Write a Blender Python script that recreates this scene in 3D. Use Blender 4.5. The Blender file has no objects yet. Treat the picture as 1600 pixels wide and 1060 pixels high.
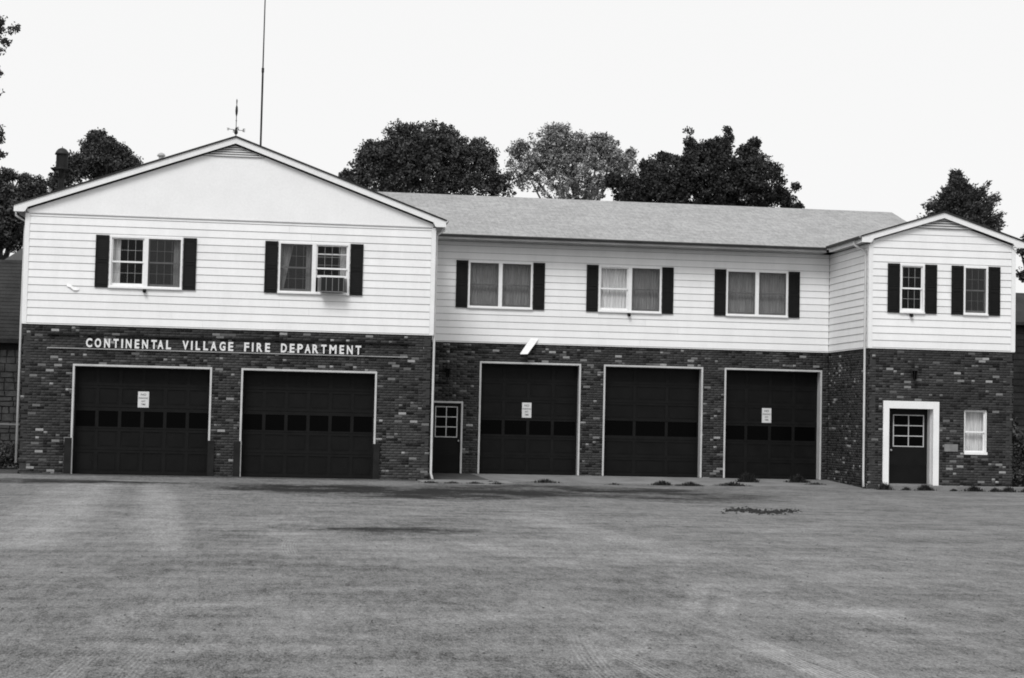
import bpy, math, random
import numpy as np
from mathutils import Vector, Matrix, noise as mnoise
random.seed(7); RNG = np.random.default_rng(7)
S = bpy.context.scene
COL = S.collection

# ------------------------------------------------------------------ camera
F = 2638.55                                    # focal length in photo pixels (1600 wide)
CAM = np.array([7.0634, -46.8274, 1.6963])
RM = np.array([[0.990825812, -0.133295181, 0.022284632],
               [0.028583801, 0.045531743, -0.998553868],
               [0.132087760, 0.990029926, 0.048924109]])
cd = bpy.data.cameras.new('camera'); cam = bpy.data.objects.new('camera', cd); COL.objects.link(cam)
cd.sensor_width = 36; cd.lens = F * 36 / 1600; cd.clip_start = .1; cd.clip_end = 3000
cam.matrix_world = Matrix([[RM[0][i], -RM[1][i], -RM[2][i], CAM[i]] for i in range(3)] + [[0, 0, 0, 1]])
S.camera = cam
# ------------------------------------------------------------------ sky and light (bright overcast)
SUN_EL, SUN_AZ = math.radians(49), math.radians(205)     # azimuth clockwise from +Y
w = bpy.data.worlds.new('World'); S.world = w; w.use_nodes = True
nt = w.node_tree; nt.nodes.clear()
sky = nt.nodes.new('ShaderNodeTexSky'); sky.sky_type = 'NISHITA'; sky.sun_disc = False
sky.sun_elevation = SUN_EL; sky.sun_rotation = SUN_AZ; sky.dust_density = 4
bw = nt.nodes.new('ShaderNodeRGBToBW'); mx = nt.nodes.new('ShaderNodeMix'); mx.data_type = 'FLOAT'
mx.inputs[0].default_value = .9; mx.inputs[3].default_value = 7.5
bg = nt.nodes.new('ShaderNodeBackground'); bg.inputs[1].default_value = .1
wo = nt.nodes.new('ShaderNodeOutputWorld')
nt.links.new(sky.outputs[0], bw.inputs[0]); nt.links.new(bw.outputs[0], mx.inputs[2])
nt.links.new(mx.outputs[0], bg.inputs[0]); nt.links.new(bg.outputs[0], wo.inputs[0])
sd = bpy.data.lights.new('sun', 'SUN'); sd.energy = 1.5; sd.angle = math.radians(22)
sun = bpy.data.objects.new('sun', sd); COL.objects.link(sun)
dv = Vector((math.sin(SUN_AZ) * math.cos(SUN_EL), math.cos(SUN_AZ) * math.cos(SUN_EL), math.sin(SUN_EL)))
sun.rotation_euler = dv.to_track_quat('Z', 'Y').to_euler(); sun.location = (0, -60, 60)
S.view_settings.view_transform = 'Standard'; S.view_settings.look = 'None'
S.view_settings.exposure = .41; S.view_settings.gamma = 1; S.view_settings.use_curve_mapping = False
S.cycles.filter_width = 1.85                   # a slightly soft lens


def at(x, y, Y):
    """photo pixel -> point on the vertical plane at depth Y"""
    d = RM.T @ np.array([(x - 800) / F, (y - 530) / F, 1.])
    return CAM + d * (Y - CAM[1]) / d[1]


def onground(x, y, z=0.):
    d = RM.T @ np.array([(x - 800) / F, (y - 530) / F, 1.])
    return CAM + d * (z - CAM[2]) / d[2]


# ------------------------------------------------------------------ materials
MATS = {}


class N:
    """small node helper"""
    def __init__(s, name):
        s.m = bpy.data.materials.new(name); s.m.use_nodes = True; s.t = s.m.node_tree
        s.p = s.t.nodes['Principled BSDF']; s.out = s.t.nodes['Material Output']; MATS[name] = s.m

    def n(s, typ, **k):
        a = s.t.nodes.new('ShaderNode' + typ)
        for q, v in k.items(): setattr(a, q, v)
        return a

    def put(s, sock, v):
        if isinstance(v, (int, float)): sock.default_value = v
        elif isinstance(v, tuple): sock.default_value = v
        else: s.t.links.new(v, sock)

    def math(s, op, a, b=0., c=None, clamp=False):
        q = s.n('Math', operation=op, use_clamp=clamp); s.put(q.inputs[0], a); s.put(q.inputs[1], b)
        if c is not None: s.put(q.inputs[2], c)
        return q.outputs[0]

    def rng(s, v, a, b, c, d, smooth=False):
        q = s.n('MapRange', clamp=True, interpolation_type='SMOOTHSTEP' if smooth else 'LINEAR'); s.put(q.inputs[0], v)
        for i, x in enumerate((a, b, c, d)): q.inputs[i + 1].default_value = x
        return q.outputs[0]

    def coord(s, scale=(1, 1, 1), obj=True, rot=(0, 0, 0)):
        if obj: c = s.n('TexCoord').outputs['Object']
        else: c = s.n('NewGeometry').outputs['Position']
        m = s.n('Mapping'); m.inputs['Scale'].default_value = scale; m.inputs['Rotation'].default_value = rot
        s.t.links.new(c, m.inputs[0]); return m.outputs[0]

    def noise(s, scale, vec=None, detail=3, rough=.55):
        q = s.n('TexNoise'); q.inputs['Scale'].default_value = scale; q.inputs['Detail'].default_value = detail
        q.inputs['Roughness'].default_value = rough
        if vec is not None: s.t.links.new(vec, q.inputs['Vector'])
        return q.outputs[0]

    def base(s, v): s.t.links.new(v, s.p.inputs['Base Color'])

    def bump(s, h, strength=.3, dist=.01):
        b = s.n('Bump'); b.inputs['Strength'].default_value = strength; b.inputs['Distance'].default_value = dist
        s.t.links.new(h, b.inputs['Height']); s.t.links.new(b.outputs[0], s.p.inputs['Normal'])


def gmat(name, v, rough=.7, var=.12, scale=3., bump=0, bscale=60, spec=.25, fine=.06, metal=0):
    q = N(name); pos = q.coord(obj=False)
    a = q.noise(scale, pos, 4); b = q.noise(scale * 14, pos, 2)
    f = q.math('ADD', q.rng(a, .3, .7, -var, var), q.rng(b, .3, .7, -fine, fine))
    q.base(q.math('MULTIPLY', q.math('ADD', f, 1.), v))
    q.p.inputs['Roughness'].default_value = rough; q.p.inputs['Specular IOR Level'].default_value = spec
    q.p.inputs['Metallic'].default_value = metal
    if bump: q.bump(q.noise(bscale, pos, 3), bump, .01)
    return q.m


q = N('siding_white'); pos = q.coord(obj=False)
f = q.math('ADD', q.rng(q.n('ObjectInfo').outputs['Random'], 0, 1, .965, 1.025), q.rng(q.noise(2.2, q.coord((1, 1, .25), False), 4, .65), .35, .65, -.035, .03))
q.base(q.math('MULTIPLY', q.math('ADD', f, q.rng(q.noise(24, pos, 2), .3, .7, -.02, .02)), .815)); q.p.inputs['Roughness'].default_value = .5; q.p.inputs['Specular IOR Level'].default_value = .25
q.bump(q.noise(1.6, pos, 2), .25, .02)
gmat('sheathing', .32, .9)
gmat('trim_white', .80, .5, .04, 2)
gmat('gable_white', .84, .6, .03, 1.2, fine=.03)
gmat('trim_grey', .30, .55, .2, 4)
gmat('gutter_grey', .06, .5, .2, 4)
gmat('pipe_white', .50, .5, .12, 2)
gmat('roof_edge', .03, .8)
gmat('mortar', .04, .95, .2, 6)
gmat('shutter_black', .008, .6, .2, 5, spec=.15)
gmat('door_dark', .0072, .55, .25, 3, spec=.12)
gmat('door_panel', .0058, .55, .25, 2, spec=.12)
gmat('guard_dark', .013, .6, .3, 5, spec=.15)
gmat('concrete', .2, .9, .22, 1.4, .3, 40, fine=.12)
gmat('concrete_dark', .075, .9, .25, 2.2, .3, 40, fine=.15)
gmat('sign_white', .62, .6, .06, 5)
gmat('letter_white', .72, .5, .04, 4)
gmat('ink', .05, .8)
gmat('iron', .018, .6, .2, 8, spec=.2)
gmat('siren_dark', .012, .6, .3, 3, spec=.2)
gmat('siren_dome', .03, .6, .3, 3)
gmat('vent_metal', .35, .5, .1)
gmat('ac_dark', .010, .6, .1)
gmat('ac_grey', .2, .5, .15)
gmat('interior', .03, .9)
gmat('bark', .05, .95, .4, 5, .4, 20)
gmat('bark_pale', .18, .95, .4, 5, .4, 20)
gmat('soil', .02, .95, .4, 20)
gmat('house_roof', .028, .9, .35, 1.5, fine=.35)
gmat('house_gable', .13, .9, .15, 1)
gmat('house_wall', .018, .9, .4, 1.5, fine=.3)
gmat('stone', .06, .9, .5, 2.5, .5, 12, fine=.3)
gmat('rail_grey', .15, .7)
gmat('brass', .4, .4, .1)
gmat('plaque', .20, .6, .15, 8)


def leafmat(name, v, var=.5):
    q = N(name); oi = q.n('Attribute', attribute_name='tone').outputs['Fac']
    q.base(q.math('MULTIPLY', q.math('ADD', q.math('MULTIPLY', oi, var * 2), 1 - var), v))
    q.p.inputs['Roughness'].default_value = .7; q.p.inputs['Specular IOR Level'].default_value = .15
    return q.m


leafmat('leaf_dark', .07, .75); leafmat('leaf_black', .046, .7); leafmat('leaf_mid', .06, .7); leafmat('leaf_pale', .24, .7); leafmat('leaf_cedar', .07, .7)
leafmat('weed', .03)

q = N('brick_mass'); a = q.n('Attribute', attribute_name='tone').outputs['Fac']
q.base(q.math('MULTIPLY', a, q.rng(q.noise(40, q.coord(obj=False), 3), .3, .7, .8, 1.2)))
q.p.inputs['Roughness'].default_value = .9; q.p.inputs['Specular IOR Level'].default_value = .15
for nm, lo, hi in (('brick_pale', .09, .34), ('brick_dark', .006, .014)):
    q = N(nm); r = q.n('ObjectInfo').outputs['Random']
    q.base(q.math('MULTIPLY', q.rng(q.math('POWER', r, 1.8), 0, 1, lo, hi), q.rng(q.noise(40, q.coord(obj=False), 3), .3, .7, .75, 1.2)))
    q.p.inputs['Roughness'].default_value = .9; q.p.inputs['Specular IOR Level'].default_value = .15

# glass: mostly clear with a weak reflection
q = N('glass'); tr = q.n('BsdfTransparent'); tr.inputs[0].default_value = (.8, .8, .8, 1)
gl = q.n('BsdfGlossy'); gl.inputs['Roughness'].default_value = .03; gl.inputs[0].default_value = (1, 1, 1, 1)
ms = q.n('MixShader'); ms.inputs[0].default_value = .014
q.t.links.new(tr.outputs[0], ms.inputs[1]); q.t.links.new(gl.outputs[0], ms.inputs[2]); q.t.links.new(ms.outputs[0], q.out.inputs[0])
q = N('glass_dark'); q.p.inputs['Base Color'].default_value = (.002, .002, .002, 1); q.p.inputs['Roughness'].default_value = .25
q.p.inputs['Specular IOR Level'].default_value = .03
q = N('screen'); tr = q.n('BsdfTransparent'); tr.inputs[0].default_value = (1, 1, 1, 1)
df = q.n('BsdfDiffuse'); df.inputs[0].default_value = (.06, .06, .06, 1)
ms = q.n('MixShader'); ms.inputs[0].default_value = .5
q.t.links.new(tr.outputs[0], ms.inputs[1]); q.t.links.new(df.outputs[0], ms.inputs[2]); q.t.links.new(ms.outputs[0], q.out.inputs[0])
q = N('curtain'); q.base(q.rng(q.noise(18, q.coord((1, 1, .08), False), 2), .3, .7, .62, .95)); q.p.inputs['Roughness'].default_value = .9

# shingles on the long roof
q = N('shingles'); pos = q.coord((1, 1, 1), False)
br = q.n('TexBrick'); br.inputs['Scale'].default_value = 1; br.inputs['Color1'].default_value = (.345,) * 3 + (1,)
br.inputs['Color2'].default_value = (.29,) * 3 + (1,); br.inputs['Mortar'].default_value = (.24,) * 3 + (1,)
br.inputs['Mortar Size'].default_value = .008; br.inputs['Brick Width'].default_value = .30; br.inputs['Row Height'].default_value = .145
q.t.links.new(pos, br.inputs['Vector'])
tone = q.math('MULTIPLY', br.outputs[0], q.math('MULTIPLY', q.rng(q.noise(.5, pos, 4), .3, .7, .92, 1.08), q.rng(q.noise(9, q.coord((1, .35, .35), False, (0, 0, .6)), 3, .7), .35, .65, .86, 1.14)))
q.base(tone); q.p.inputs['Roughness'].default_value = .95; q.p.inputs['Specular IOR Level'].default_value = .1
q.bump(br.outputs[1], .3, .01)

# oiled gravel yard with tyre marks and damp stains
q = N('yard'); pos = q.coord(obj=False)
sep = q.n('SeparateXYZ'); q.t.links.new(pos, sep.inputs[0]); PX, PY = sep.outputs[0], sep.outputs[1]
warp = q.math('SUBTRACT', q.noise(.35, pos, 3), .5)
wx = q.math('ADD', PX, q.math('MULTIPLY', warp, 1.6)); wy = q.math('ADD', PY, q.math('MULTIPLY', warp, 2.6))


strk = q.noise(.9, q.coord((.8, .55, 1), False, (0, 0, .5)), 6, .62)
str2 = q.noise(4.5, q.coord((.7, .5, 1), False, (0, 0, -.35)), 5, .7)
sweep = q.noise(2.4, q.coord((.22, .9, 1), False, (0, 0, .16)), 4, .6)
fine = q.noise(26, q.coord((1, .45, 1), False), 3, .75); grit = q.noise(75, q.coord((1, .4, 1), False), 2, .7)
sx_ = q.math('ADD', PX, q.math('MULTIPLY', warp, .35)); sy_ = q.math('ADD', PY, q.math('MULTIPLY', warp, .8))


def seg(x0, y0, x1, y1, wd, soft):
    """mask around a line between two yard points"""
    dx, dy = x1 - x0, y1 - y0; L = math.hypot(dx, dy); ux, uy = dx / L, dy / L
    ax = q.math('SUBTRACT', sx_, x0); ay = q.math('SUBTRACT', sy_, y0)
    t = q.math('ADD', q.math('MULTIPLY', ax, ux), q.math('MULTIPLY', ay, uy))
    d = q.math('ABSOLUTE', q.math('SUBTRACT', q.math('MULTIPLY', ax, uy), q.math('MULTIPLY', ay, ux)))
    m = q.rng(d, wd, wd + soft, 1, 0, True)
    e = q.math('MULTIPLY', q.rng(t, 0, 2, 0, 1, True), q.rng(t, L - 2, L, 1, 0, True))
    return q.math('MULTIPLY', m, e)


def arc(cx, cy, r, wd, soft, ylo, yhi, raw=True):
    X, Y = (PX, PY) if raw else (wx, wy)
    ax = q.math('SUBTRACT', X, cx); ay = q.math('SUBTRACT', Y, cy)
    rr = q.math('SQRT', q.math('ADD', q.math('MULTIPLY', ax, ax), q.math('MULTIPLY', ay, ay)))
    d = q.math('ABSOLUTE', q.math('SUBTRACT', rr, r))
    m = q.rng(d, wd, wd + soft, 1, 0, True)
    e = q.math('MULTIPLY', q.rng(PY, ylo, ylo + 1.5, 0, 1, True), q.rng(PY, yhi - 3, yhi, 1, 0, True))
    return q.math('MULTIPLY', m, e), rr


def blob(cx, cy, rx, ry, soft=.6):
    ax = q.math('DIVIDE', q.math('SUBTRACT', wx, cx), rx); ay = q.math('DIVIDE', q.math('SUBTRACT', wy, cy), ry)
    return q.rng(q.math('ADD', q.math('MULTIPLY', ax, ax), q.math('MULTIPLY', ay, ay)), 1 - soft, 1 + soft, 1, 0, True)


light = None; dark = None
def acc(a, b, k):
    b = q.math('MULTIPLY', b, k)
    return b if a is None else q.math('ADD', a, b)


G = lambda x, y: onground(x, y)[:2]
for (p0, p1, wd, so, k) in (((150, 750), (-30, 862), .3, .6, .22), ((185, 750), (40, 862), .2, .4, .12), ((246, 752), (255, 870), .16, .25, .15), ((232, 756), (226, 850), .14, .2, .12), ((262, 770), (275, 880), .1, .2, .14),
                            ((440, 800), (470, 850), .3, .4, .16), ((780, 830), (1600, 925), .5, 1.2, .12), ((420, 850), (1200, 870), .5, 1.4, .10), ((1000, 940), (1600, 960), .15, .5, .12),
                            ((880, 860), (1500, 985), .12, .3, .10), ((0, 985), (500, 930), .12, .4, .09), ((0, 1035), (420, 1010), .1, .3, .1), ((520, 1010), (900, 930), .1, .3, .09),
                            ((560, 960), (1250, 1020), .08, .3, .09), ((100, 905), (700, 960), .2, .6, .09), ((640, 800), (1590, 840), .4, 1., .08)):
    a0, a1 = G(*p0), G(*p1); light = acc(light, q.math('MULTIPLY', seg(*a0, *a1, wd, so), q.rng(fine, .3, .7, .35, 1.4)), k * 1.6)
for (p0, p1, p2, wd, so, k) in (((780, 800), (1050, 860), (1600, 890), .12, .5, .16), ((700, 840), (980, 905), (1600, 1000), .1, .3, .14), ((150, 1055), (420, 985), (900, 960), .05, .16, .16), ((60, 1000), (350, 930), (900, 905), .08, .25, .14), ((900, 1055), (1060, 985), (1110, 900), .05, .12, .2), ((980, 1055), (1120, 985), (1150, 910), .05, .12, .16), ((1500, 1055), (1250, 960), (900, 930), .06, .2, .16), ((1550, 1020), (1300, 930), (950, 900), .06, .2, .14)):
    a0, a1, a2 = G(*p0), G(*p1), G(*p2)
    for b0, b1 in ((a0, a1), (a1, a2)): light = acc(light, q.math('MULTIPLY', seg(*b0, *b1, wd, so), q.rng(fine, .3, .7, .35, 1.4)), k * 2.0)
for (x, y, k) in ((1300, 1058, .7), (1352, 1058, .7), (945, 1058, .35), (1040, 1058, .4), (95, 1058, .3), (190, 1058, .25), (450, 850, .3), (1170, 1000, .3)):
    g0 = G(x, y); cx = g0[0] - 14 if x > 1000 else g0[0] + 20
    m, rr = arc(cx, g0[1] - .6, abs(g0[0] - cx), .085, .04, g0[1] - 3, g0[1] + 3.4)
    tread = q.rng(q.math('SINE', q.math('MULTIPLY', rr, 175.)), -.4, .4, .1, 1)
    light = acc(light, q.math('MULTIPLY', m, tread), k)
for (x, y, rx, ry, k) in ((520, 764, 2.8, 1.6, .5), (640, 770, 3.2, 2.6, .5), (720, 774, 1.6, 1.6, .3), (620, 831, 1.0, .8, .36), (560, 830, .8, .5, .2), (700, 828, .7, .6, .26), (880, 764, 3.4, 1.6, .5), (990, 774, 3.4, 1.6, .45), (1090, 782, 2., .9, .3), (460, 826, .5, .9, .3), (420, 758, 3., .9, .25), (60, 752, 2.2, 1.2, .5), (160, 754, 1.6, .8, .4), (1020, 770, 4, 1.2, .15),
                          (300, 880, 1.4, .9, .1), (520, 920, 1.6, .9, .1), (1200, 930, 2, .9, .09), (700, 985, 1, .5, .12), (1100, 1040, .8, .4, .12), (250, 1040, .8, .4, .12), (820, 900, 2.2, .8, .10), (130, 960, .9, .6, .12)):
    g0 = G(x, y); dark = acc(dark, blob(*g0, rx * 1.1, ry * 1.15), k * 1.6)
tone = q.math('ADD', q.rng(strk, .34, .66, -.2, .2), q.math('ADD', q.rng(sweep, .36, .64, -.17, .17), q.rng(str2, .34, .66, -.19, .19)))
tone = q.math('ADD', tone, q.math('ADD', q.math('ADD', q.rng(q.noise(9, q.coord((1, .16, 1), False), 4, .75), .34, .66, -.22, .22), q.rng(fine, .32, .68, -.3, .3)), q.rng(grit, .3, .7, -.5, .5)))
tone = q.math('ADD', tone, q.math('SUBTRACT', light, q.math('MULTIPLY', dark, q.math('MULTIPLY', q.rng(strk, .40, .56, .25, 1.15), q.rng(sweep, .38, .6, .55, 1.35)))))
q.base(q.math('MAXIMUM', q.math('MULTIPLY', q.math('ADD', tone, 1.), .152), .018))
q.p.inputs['Roughness'].default_value = .95; q.p.inputs['Specular IOR Level'].default_value = .12
q.bump(q.math('ADD', fine, q.math('MULTIPLY', grit, .5)), .35, .02)

# rough grass beyond the yard
q = N('turf'); pos = q.coord(obj=False)
q.base(q.rng(q.noise(3, pos, 5), .3, .7, .015, .05)); q.p.inputs['Roughness'].default_value = .95
M = MATS


# ------------------------------------------------------------------ mesh helpers
class MB:
    def __init__(s): s.v = []; s.f = []

    def add(s, vs, fs):
        k = len(s.v); s.v += [tuple(map(float, v)) for v in vs]; s.f += [tuple(i + k for i in f) for f in fs]; return s

    def box(s, x0, x1, y0, y1, z0, z1):
        return s.add([(x0, y0, z0), (x1, y0, z0), (x1, y1, z0), (x0, y1, z0), (x0, y0, z1), (x1, y0, z1), (x1, y1, z1), (x0, y1, z1)],
                     [(0, 3, 2, 1), (4, 5, 6, 7), (0, 1, 5, 4), (1, 2, 6, 5), (2, 3, 7, 6), (3, 0, 4, 7)])

    def prism(s, poly, off):
        """polygon (list of 3d points) extruded by off"""
        n = len(poly); o = Vector(off)
        vs = [Vector(p) for p in poly] + [Vector(p) + o for p in poly]
        return s.add(vs, [tuple(range(n))[::-1], tuple(range(n, 2 * n))] + [(i, (i + 1) % n, n + (i + 1) % n, n + i) for i in range(n)])

    def tube(s, pts, rads, seg=8, cap=True):
        pts = [Vector(p) for p in pts]; k0 = len(s.v); vs = []; fs = []
        for i, p in enumerate(pts):
            d = (pts[min(i + 1, len(pts) - 1)] - pts[max(i - 1, 0)]).normalized()
            a = d.orthogonal().normalized() if i == 0 else (a - d * a.dot(d)).normalized()
            b = d.cross(a)
            r = rads[i] if isinstance(rads, (list, tuple)) else rads
            vs += [p + (a * math.cos(t) + b * math.sin(t)) * r for t in [j * 2 * math.pi / seg for j in range(seg)]]
        for i in range(len(pts) - 1):
            for j in range(seg):
                fs.append((i * seg + j, i * seg + (j + 1) % seg, (i + 1) * seg + (j + 1) % seg, (i + 1) * seg + j))
        if cap: fs += [tuple(range(seg))[::-1], tuple(range((len(pts) - 1) * seg, len(pts) * seg))]
        return s.add(vs, fs)

    def lathe(s, cx, cy, prof, seg=16):
        """profile list of (r, z)"""
        vs = []; fs = []
        for r, z in prof: vs += [(cx + r * math.cos(t), cy + r * math.sin(t), z) for t in [j * 2 * math.pi / seg for j in range(seg)]]
        for i in range(len(prof) - 1):
            for j in range(seg): fs.append((i * seg + j, i * seg + (j + 1) % seg, (i + 1) * seg + (j + 1) % seg, (i + 1) * seg + j))
        fs += [tuple(range(seg))[::-1], tuple(range((len(prof) - 1) * seg, len(prof) * seg))]
        return s.add(vs, fs)

    def mesh(s, name, mat, smooth=False):
        me = bpy.data.meshes.new(name); me.from_pydata(s.v, [], s.f); me.materials.append(M[mat]); me.update()
        if smooth: me.polygons.foreach_set('use_smooth', [True] * len(me.polygons))
        return me

    def build(s, name, mat, parent=None, smooth=False): return link(name, s.mesh(name, mat, smooth), parent)


def link(name, me, parent=None, loc=None):
    o = bpy.data.objects.new(name, me); COL.objects.link(o)
    if parent is not None:
        o.parent = parent
    if loc is not None: o.location = loc
    return o


def tag(o, label=None, cat=None, group=None, kind=None):
    for k, v in (('label', label), ('category', cat), ('group', group), ('kind', kind)):
        if v: o[k] = v
    return o


def thing(name, label, cat, group=None, loc=(0, 0, 0)):
    o = bpy.data.objects.new(name, None); COL.objects.link(o); o.location = loc; o.empty_display_size = .2
    return tag(o, label, cat, group)


def fast_mesh(name, V, Q, mat, tone=None):
    """numpy verts (n,3), quads (m,4), optional per-face tone"""
    me = bpy.data.meshes.new(name); n, m = len(V), len(Q)
    me.vertices.add(n); me.vertices.foreach_set('co', np.asarray(V, np.float32).ravel())
    me.loops.add(4 * m); me.loops.foreach_set('vertex_index', np.asarray(Q, np.int32).ravel())
    me.polygons.add(m); me.polygons.foreach_set('loop_start', np.arange(0, 4 * m, 4, dtype=np.int32))
    me.polygons.foreach_set('loop_total', np.full(m, 4, np.int32))
    me.materials.append(M[mat]); me.update(calc_edges=True); me.validate()
    if tone is not None:
        a = me.attributes.new('tone', 'FLOAT', 'FACE'); a.data.foreach_set('value', np.asarray(tone, np.float32))
    return me


# ------------------------------------------------------------------ ground
g = MB(); g.add([(-700, -300, 0), (700, -300, 0), (700, 900, 0), (-700, 900, 0)], [(0, 1, 2, 3)])
tag(g.build('ground', 'turf'), kind='structure')
yv = [(-30, -70), (60, -70), (60, -.4), (33.2, .2), (23.69, .2), (23.69, 3.6), (11.07, 3.6), (11.07, .1), (0, .1), (-1.4, -.4), (-9, -1.2), (-30, -2)]
g = MB(); g.add([(x, y, .004) for x, y in yv], [tuple(range(len(yv)))]); tag(g.build('gravel_yard', 'yard'), kind='structure')
# sloping concrete apron before the three narrow doors
g = MB(); g.prism([(12.62, 3.62, .12), (12.95, .75, .012), (23.68, .35, .012), (23.68, 3.62, .12)], (0, 0, -.15)); tag(g.build('concrete_apron', 'concrete'), kind='structure')
g = MB(); g.prism([(11.12, 3.6, .115), (11.12, .62, .03), (12.9, .62, .015), (12.6, 3.6, .115)], (0, 0, -.14)); tag(g.build('entry_ramp', 'concrete_dark'), kind='structure')
g = MB(); g.box(10.75, 13.3, -1.35, .6, -.1, .035); tag(g.build('concrete_pad', 'concrete'), kind='structure')
g = MB(); g.box(24.0, 33.0, -.62, -.002, -.1, .13); tag(g.build('concrete_walk', 'concrete'), kind='structure')
g = MB(); g.box(.1, 10.7, -.28, -.002, -.1, .03); tag(g.build('footing_strip', 'concrete_dark'), kind='structure')

# ------------------------------------------------------------------ fire station
W0, W1, W2, W3 = 0., 11.07, 23.69, 28.07        # block corners
YM = 3.605                                        # set-back of the long middle block
ZS, ZE = 4.08, 7.08                               # siding from / to
DEPTH = 17.
fs = thing('fire_station', 'two-storey brick and white-sided fire station with five dark garage doors', 'building', loc=(14, 0, 0))
FSO = Vector((14, 0, 0))


def part(name, mb, mat, parent=None, smooth=False):
    """part of the station; parent is another part (placed at the station origin)"""
    o = mb.build(name, mat, parent or fs, smooth)
    if parent is None: o.location = -FSO
    return o


def piece(name, me, parent, loc=None):
    o = link(name, me, parent, loc); return o


class Wall:
    """frame of a wall: s along, t outward, z up"""
    def __init__(s, x, y, dx, dy):
        s.o = Vector((x, y, 0)); s.d = Vector((dx, dy, 0)); s.n = Vector((dy, -dx, 0))

    def p(s, a, t, z): v = s.o + s.d * a + s.n * t; return (v.x, v.y, z)

    def box(s, mb, a0, a1, t0, t1, z0, z1):
        P = [s.p(a, t, z) for z in (z0, z1) for a, t in ((a0, t1), (a1, t1), (a1, t0), (a0, t0))]
        return mb.add(P, [(0, 3, 2, 1), (4, 5, 6, 7), (0, 1, 5, 4), (1, 2, 6, 5), (2, 3, 7, 6), (3, 0, 4, 7)])


def cells(L0, L1, z0, z1, holes):
    ss = sorted({L0, L1} | {min(max(v, L0), L1) for h in holes for v in h[:2]})
    out = []
    for a, b in zip(ss, ss[1:]):
        if b - a < 1e-6: continue
        c = (a + b) / 2; cuts = sorted((max(h[2], z0), min(h[3], z1)) for h in holes if h[0] < c < h[1] and h[3] > z0 and h[2] < z1)
        z = z0
        for q0, q1 in cuts:
            if q0 - z > 1e-6: out.append((a, b, z, q0))
            z = max(z, q1)
        if z1 - z > 1e-6: out.append((a, b, z, z1))
    return out


def free(a0, a1, z0, z1, holes):
    iv = [(a0, a1)]
    for h in holes:
        if h[2] < z1 - .02 and h[3] > z0 + .02:
            nv = []
            for a, b in iv:
                if h[0] > a: nv.append((a, min(b, h[0])))
                if h[1] < b: nv.append((max(a, h[1]), b))
            iv = [(a, b) for a, b in nv if b - a > .03]
    return iv


BW, BH = .2145, .0729
brick_n = 0
BRICK_ME = {}
def brick_mesh(kind):
    if kind not in BRICK_ME:
        m = MB(); m.box(-.1015, .1015, -.014, .03, 0, .0625); BRICK_ME[kind] = m.mesh('brick', kind)
    return BRICK_ME[kind]


def brick_wall(wl, L, holes, singles, seed, zt=ZS):
    """mortar wall with its openings, bricks proud of it"""
    global brick_n
    mb = MB()
    for a, b, z0, z1 in cells(0, L, 0, zt, holes): wl.box(mb, a, b, -.22, -.0025, z0, z1)
    o = part('brick_wall', mb, 'mortar')
    rnd = random.Random(seed); V = []; T = []; cand = []
    for i in range(int(zt / BH)):
        z = i * BH + .006
        for a, b in free(0, L, z, z + .0625, holes):
            k = math.floor(a / BW) - 1; off = BW / 2 if i % 2 else 0
            while True:
                s0 = k * BW + off; k += 1
                if s0 > b: break
                e0, e1 = max(s0, a), min(s0 + BW - .011, b)
                if e1 - e0 < .03: continue
                half = rnd.random() < .3
                parts_ = [(e0, e1)] if not half or e1 - e0 < .15 else [(e0, (e0 + e1) / 2 - .005), ((e0 + e1) / 2 + .005, e1)]
                c = mnoise.noise(Vector((s0 * .55 + seed * 31, z * 1.1, 3.))) + .7 * mnoise.noise(Vector((s0 * 1.7 + seed * 17, z * 3., 9.)))
                for e0, e1 in parts_:
                    u = rnd.random()
                    if u < .06 + .13 * max(c + .12, 0): t = .075 + .24 * rnd.random() ** 1.8
                    elif u > .83: t = rnd.uniform(.010, .020)
                    else: t = rnd.uniform(.034, .054) * (1 + .3 * c)
                    full = e1 - e0 > BW - .02
                    pr = rnd.uniform(-.001, .0015)
                    if full and (t > .085 or t < .0125): cand.append((t, e0, e1, z, pr))
                    else: V.append((e0, e1, z, pr)); T.append(t)
    pale = [c for c in cand if c[0] > .085]; drk = [c for c in cand if c[0] <= .085]
    rnd.shuffle(pale); rnd.shuffle(drk)
    own = pale[:max(0, singles - 12)] + drk[:12] if singles else []
    for c in pale[max(0, singles - 12) if singles else 0:] + drk[12 if singles else 0:]: V.append(c[1:]); T.append(c[0])
    P = []; Q = []; tone = []
    for (e0, e1, z, pr), t in zip(V, T):
        k = len(P)
        P += [wl.p(a, tt, zz) for zz in (z, z + .0625) for a, tt in ((e0, pr), (e1, pr), (e1, -.03), (e0, -.03))]
        Q += [(k, k + 1, k + 5, k + 4), (k + 1, k + 2, k + 6, k + 5), (k + 3, k, k + 4, k + 7), (k + 4, k + 5, k + 6, k + 7), (k + 3, k + 2, k + 1, k)]
        tone += [t] * 5
    m = link('brick', fast_mesh('brick', P, Q, 'brick_mass', tone), o); m['kind'] = 'stuff'
    ang = math.atan2(wl.d.y, wl.d.x)
    for t, e0, e1, z, pr in own:
        x = piece('brick', brick_mesh('brick_pale' if t > .085 else 'brick_dark'), o, wl.p((e0 + e1) / 2, pr - .014, z)); x.rotation_euler.z = ang
    brick_n += len(own)
    return o


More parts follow.
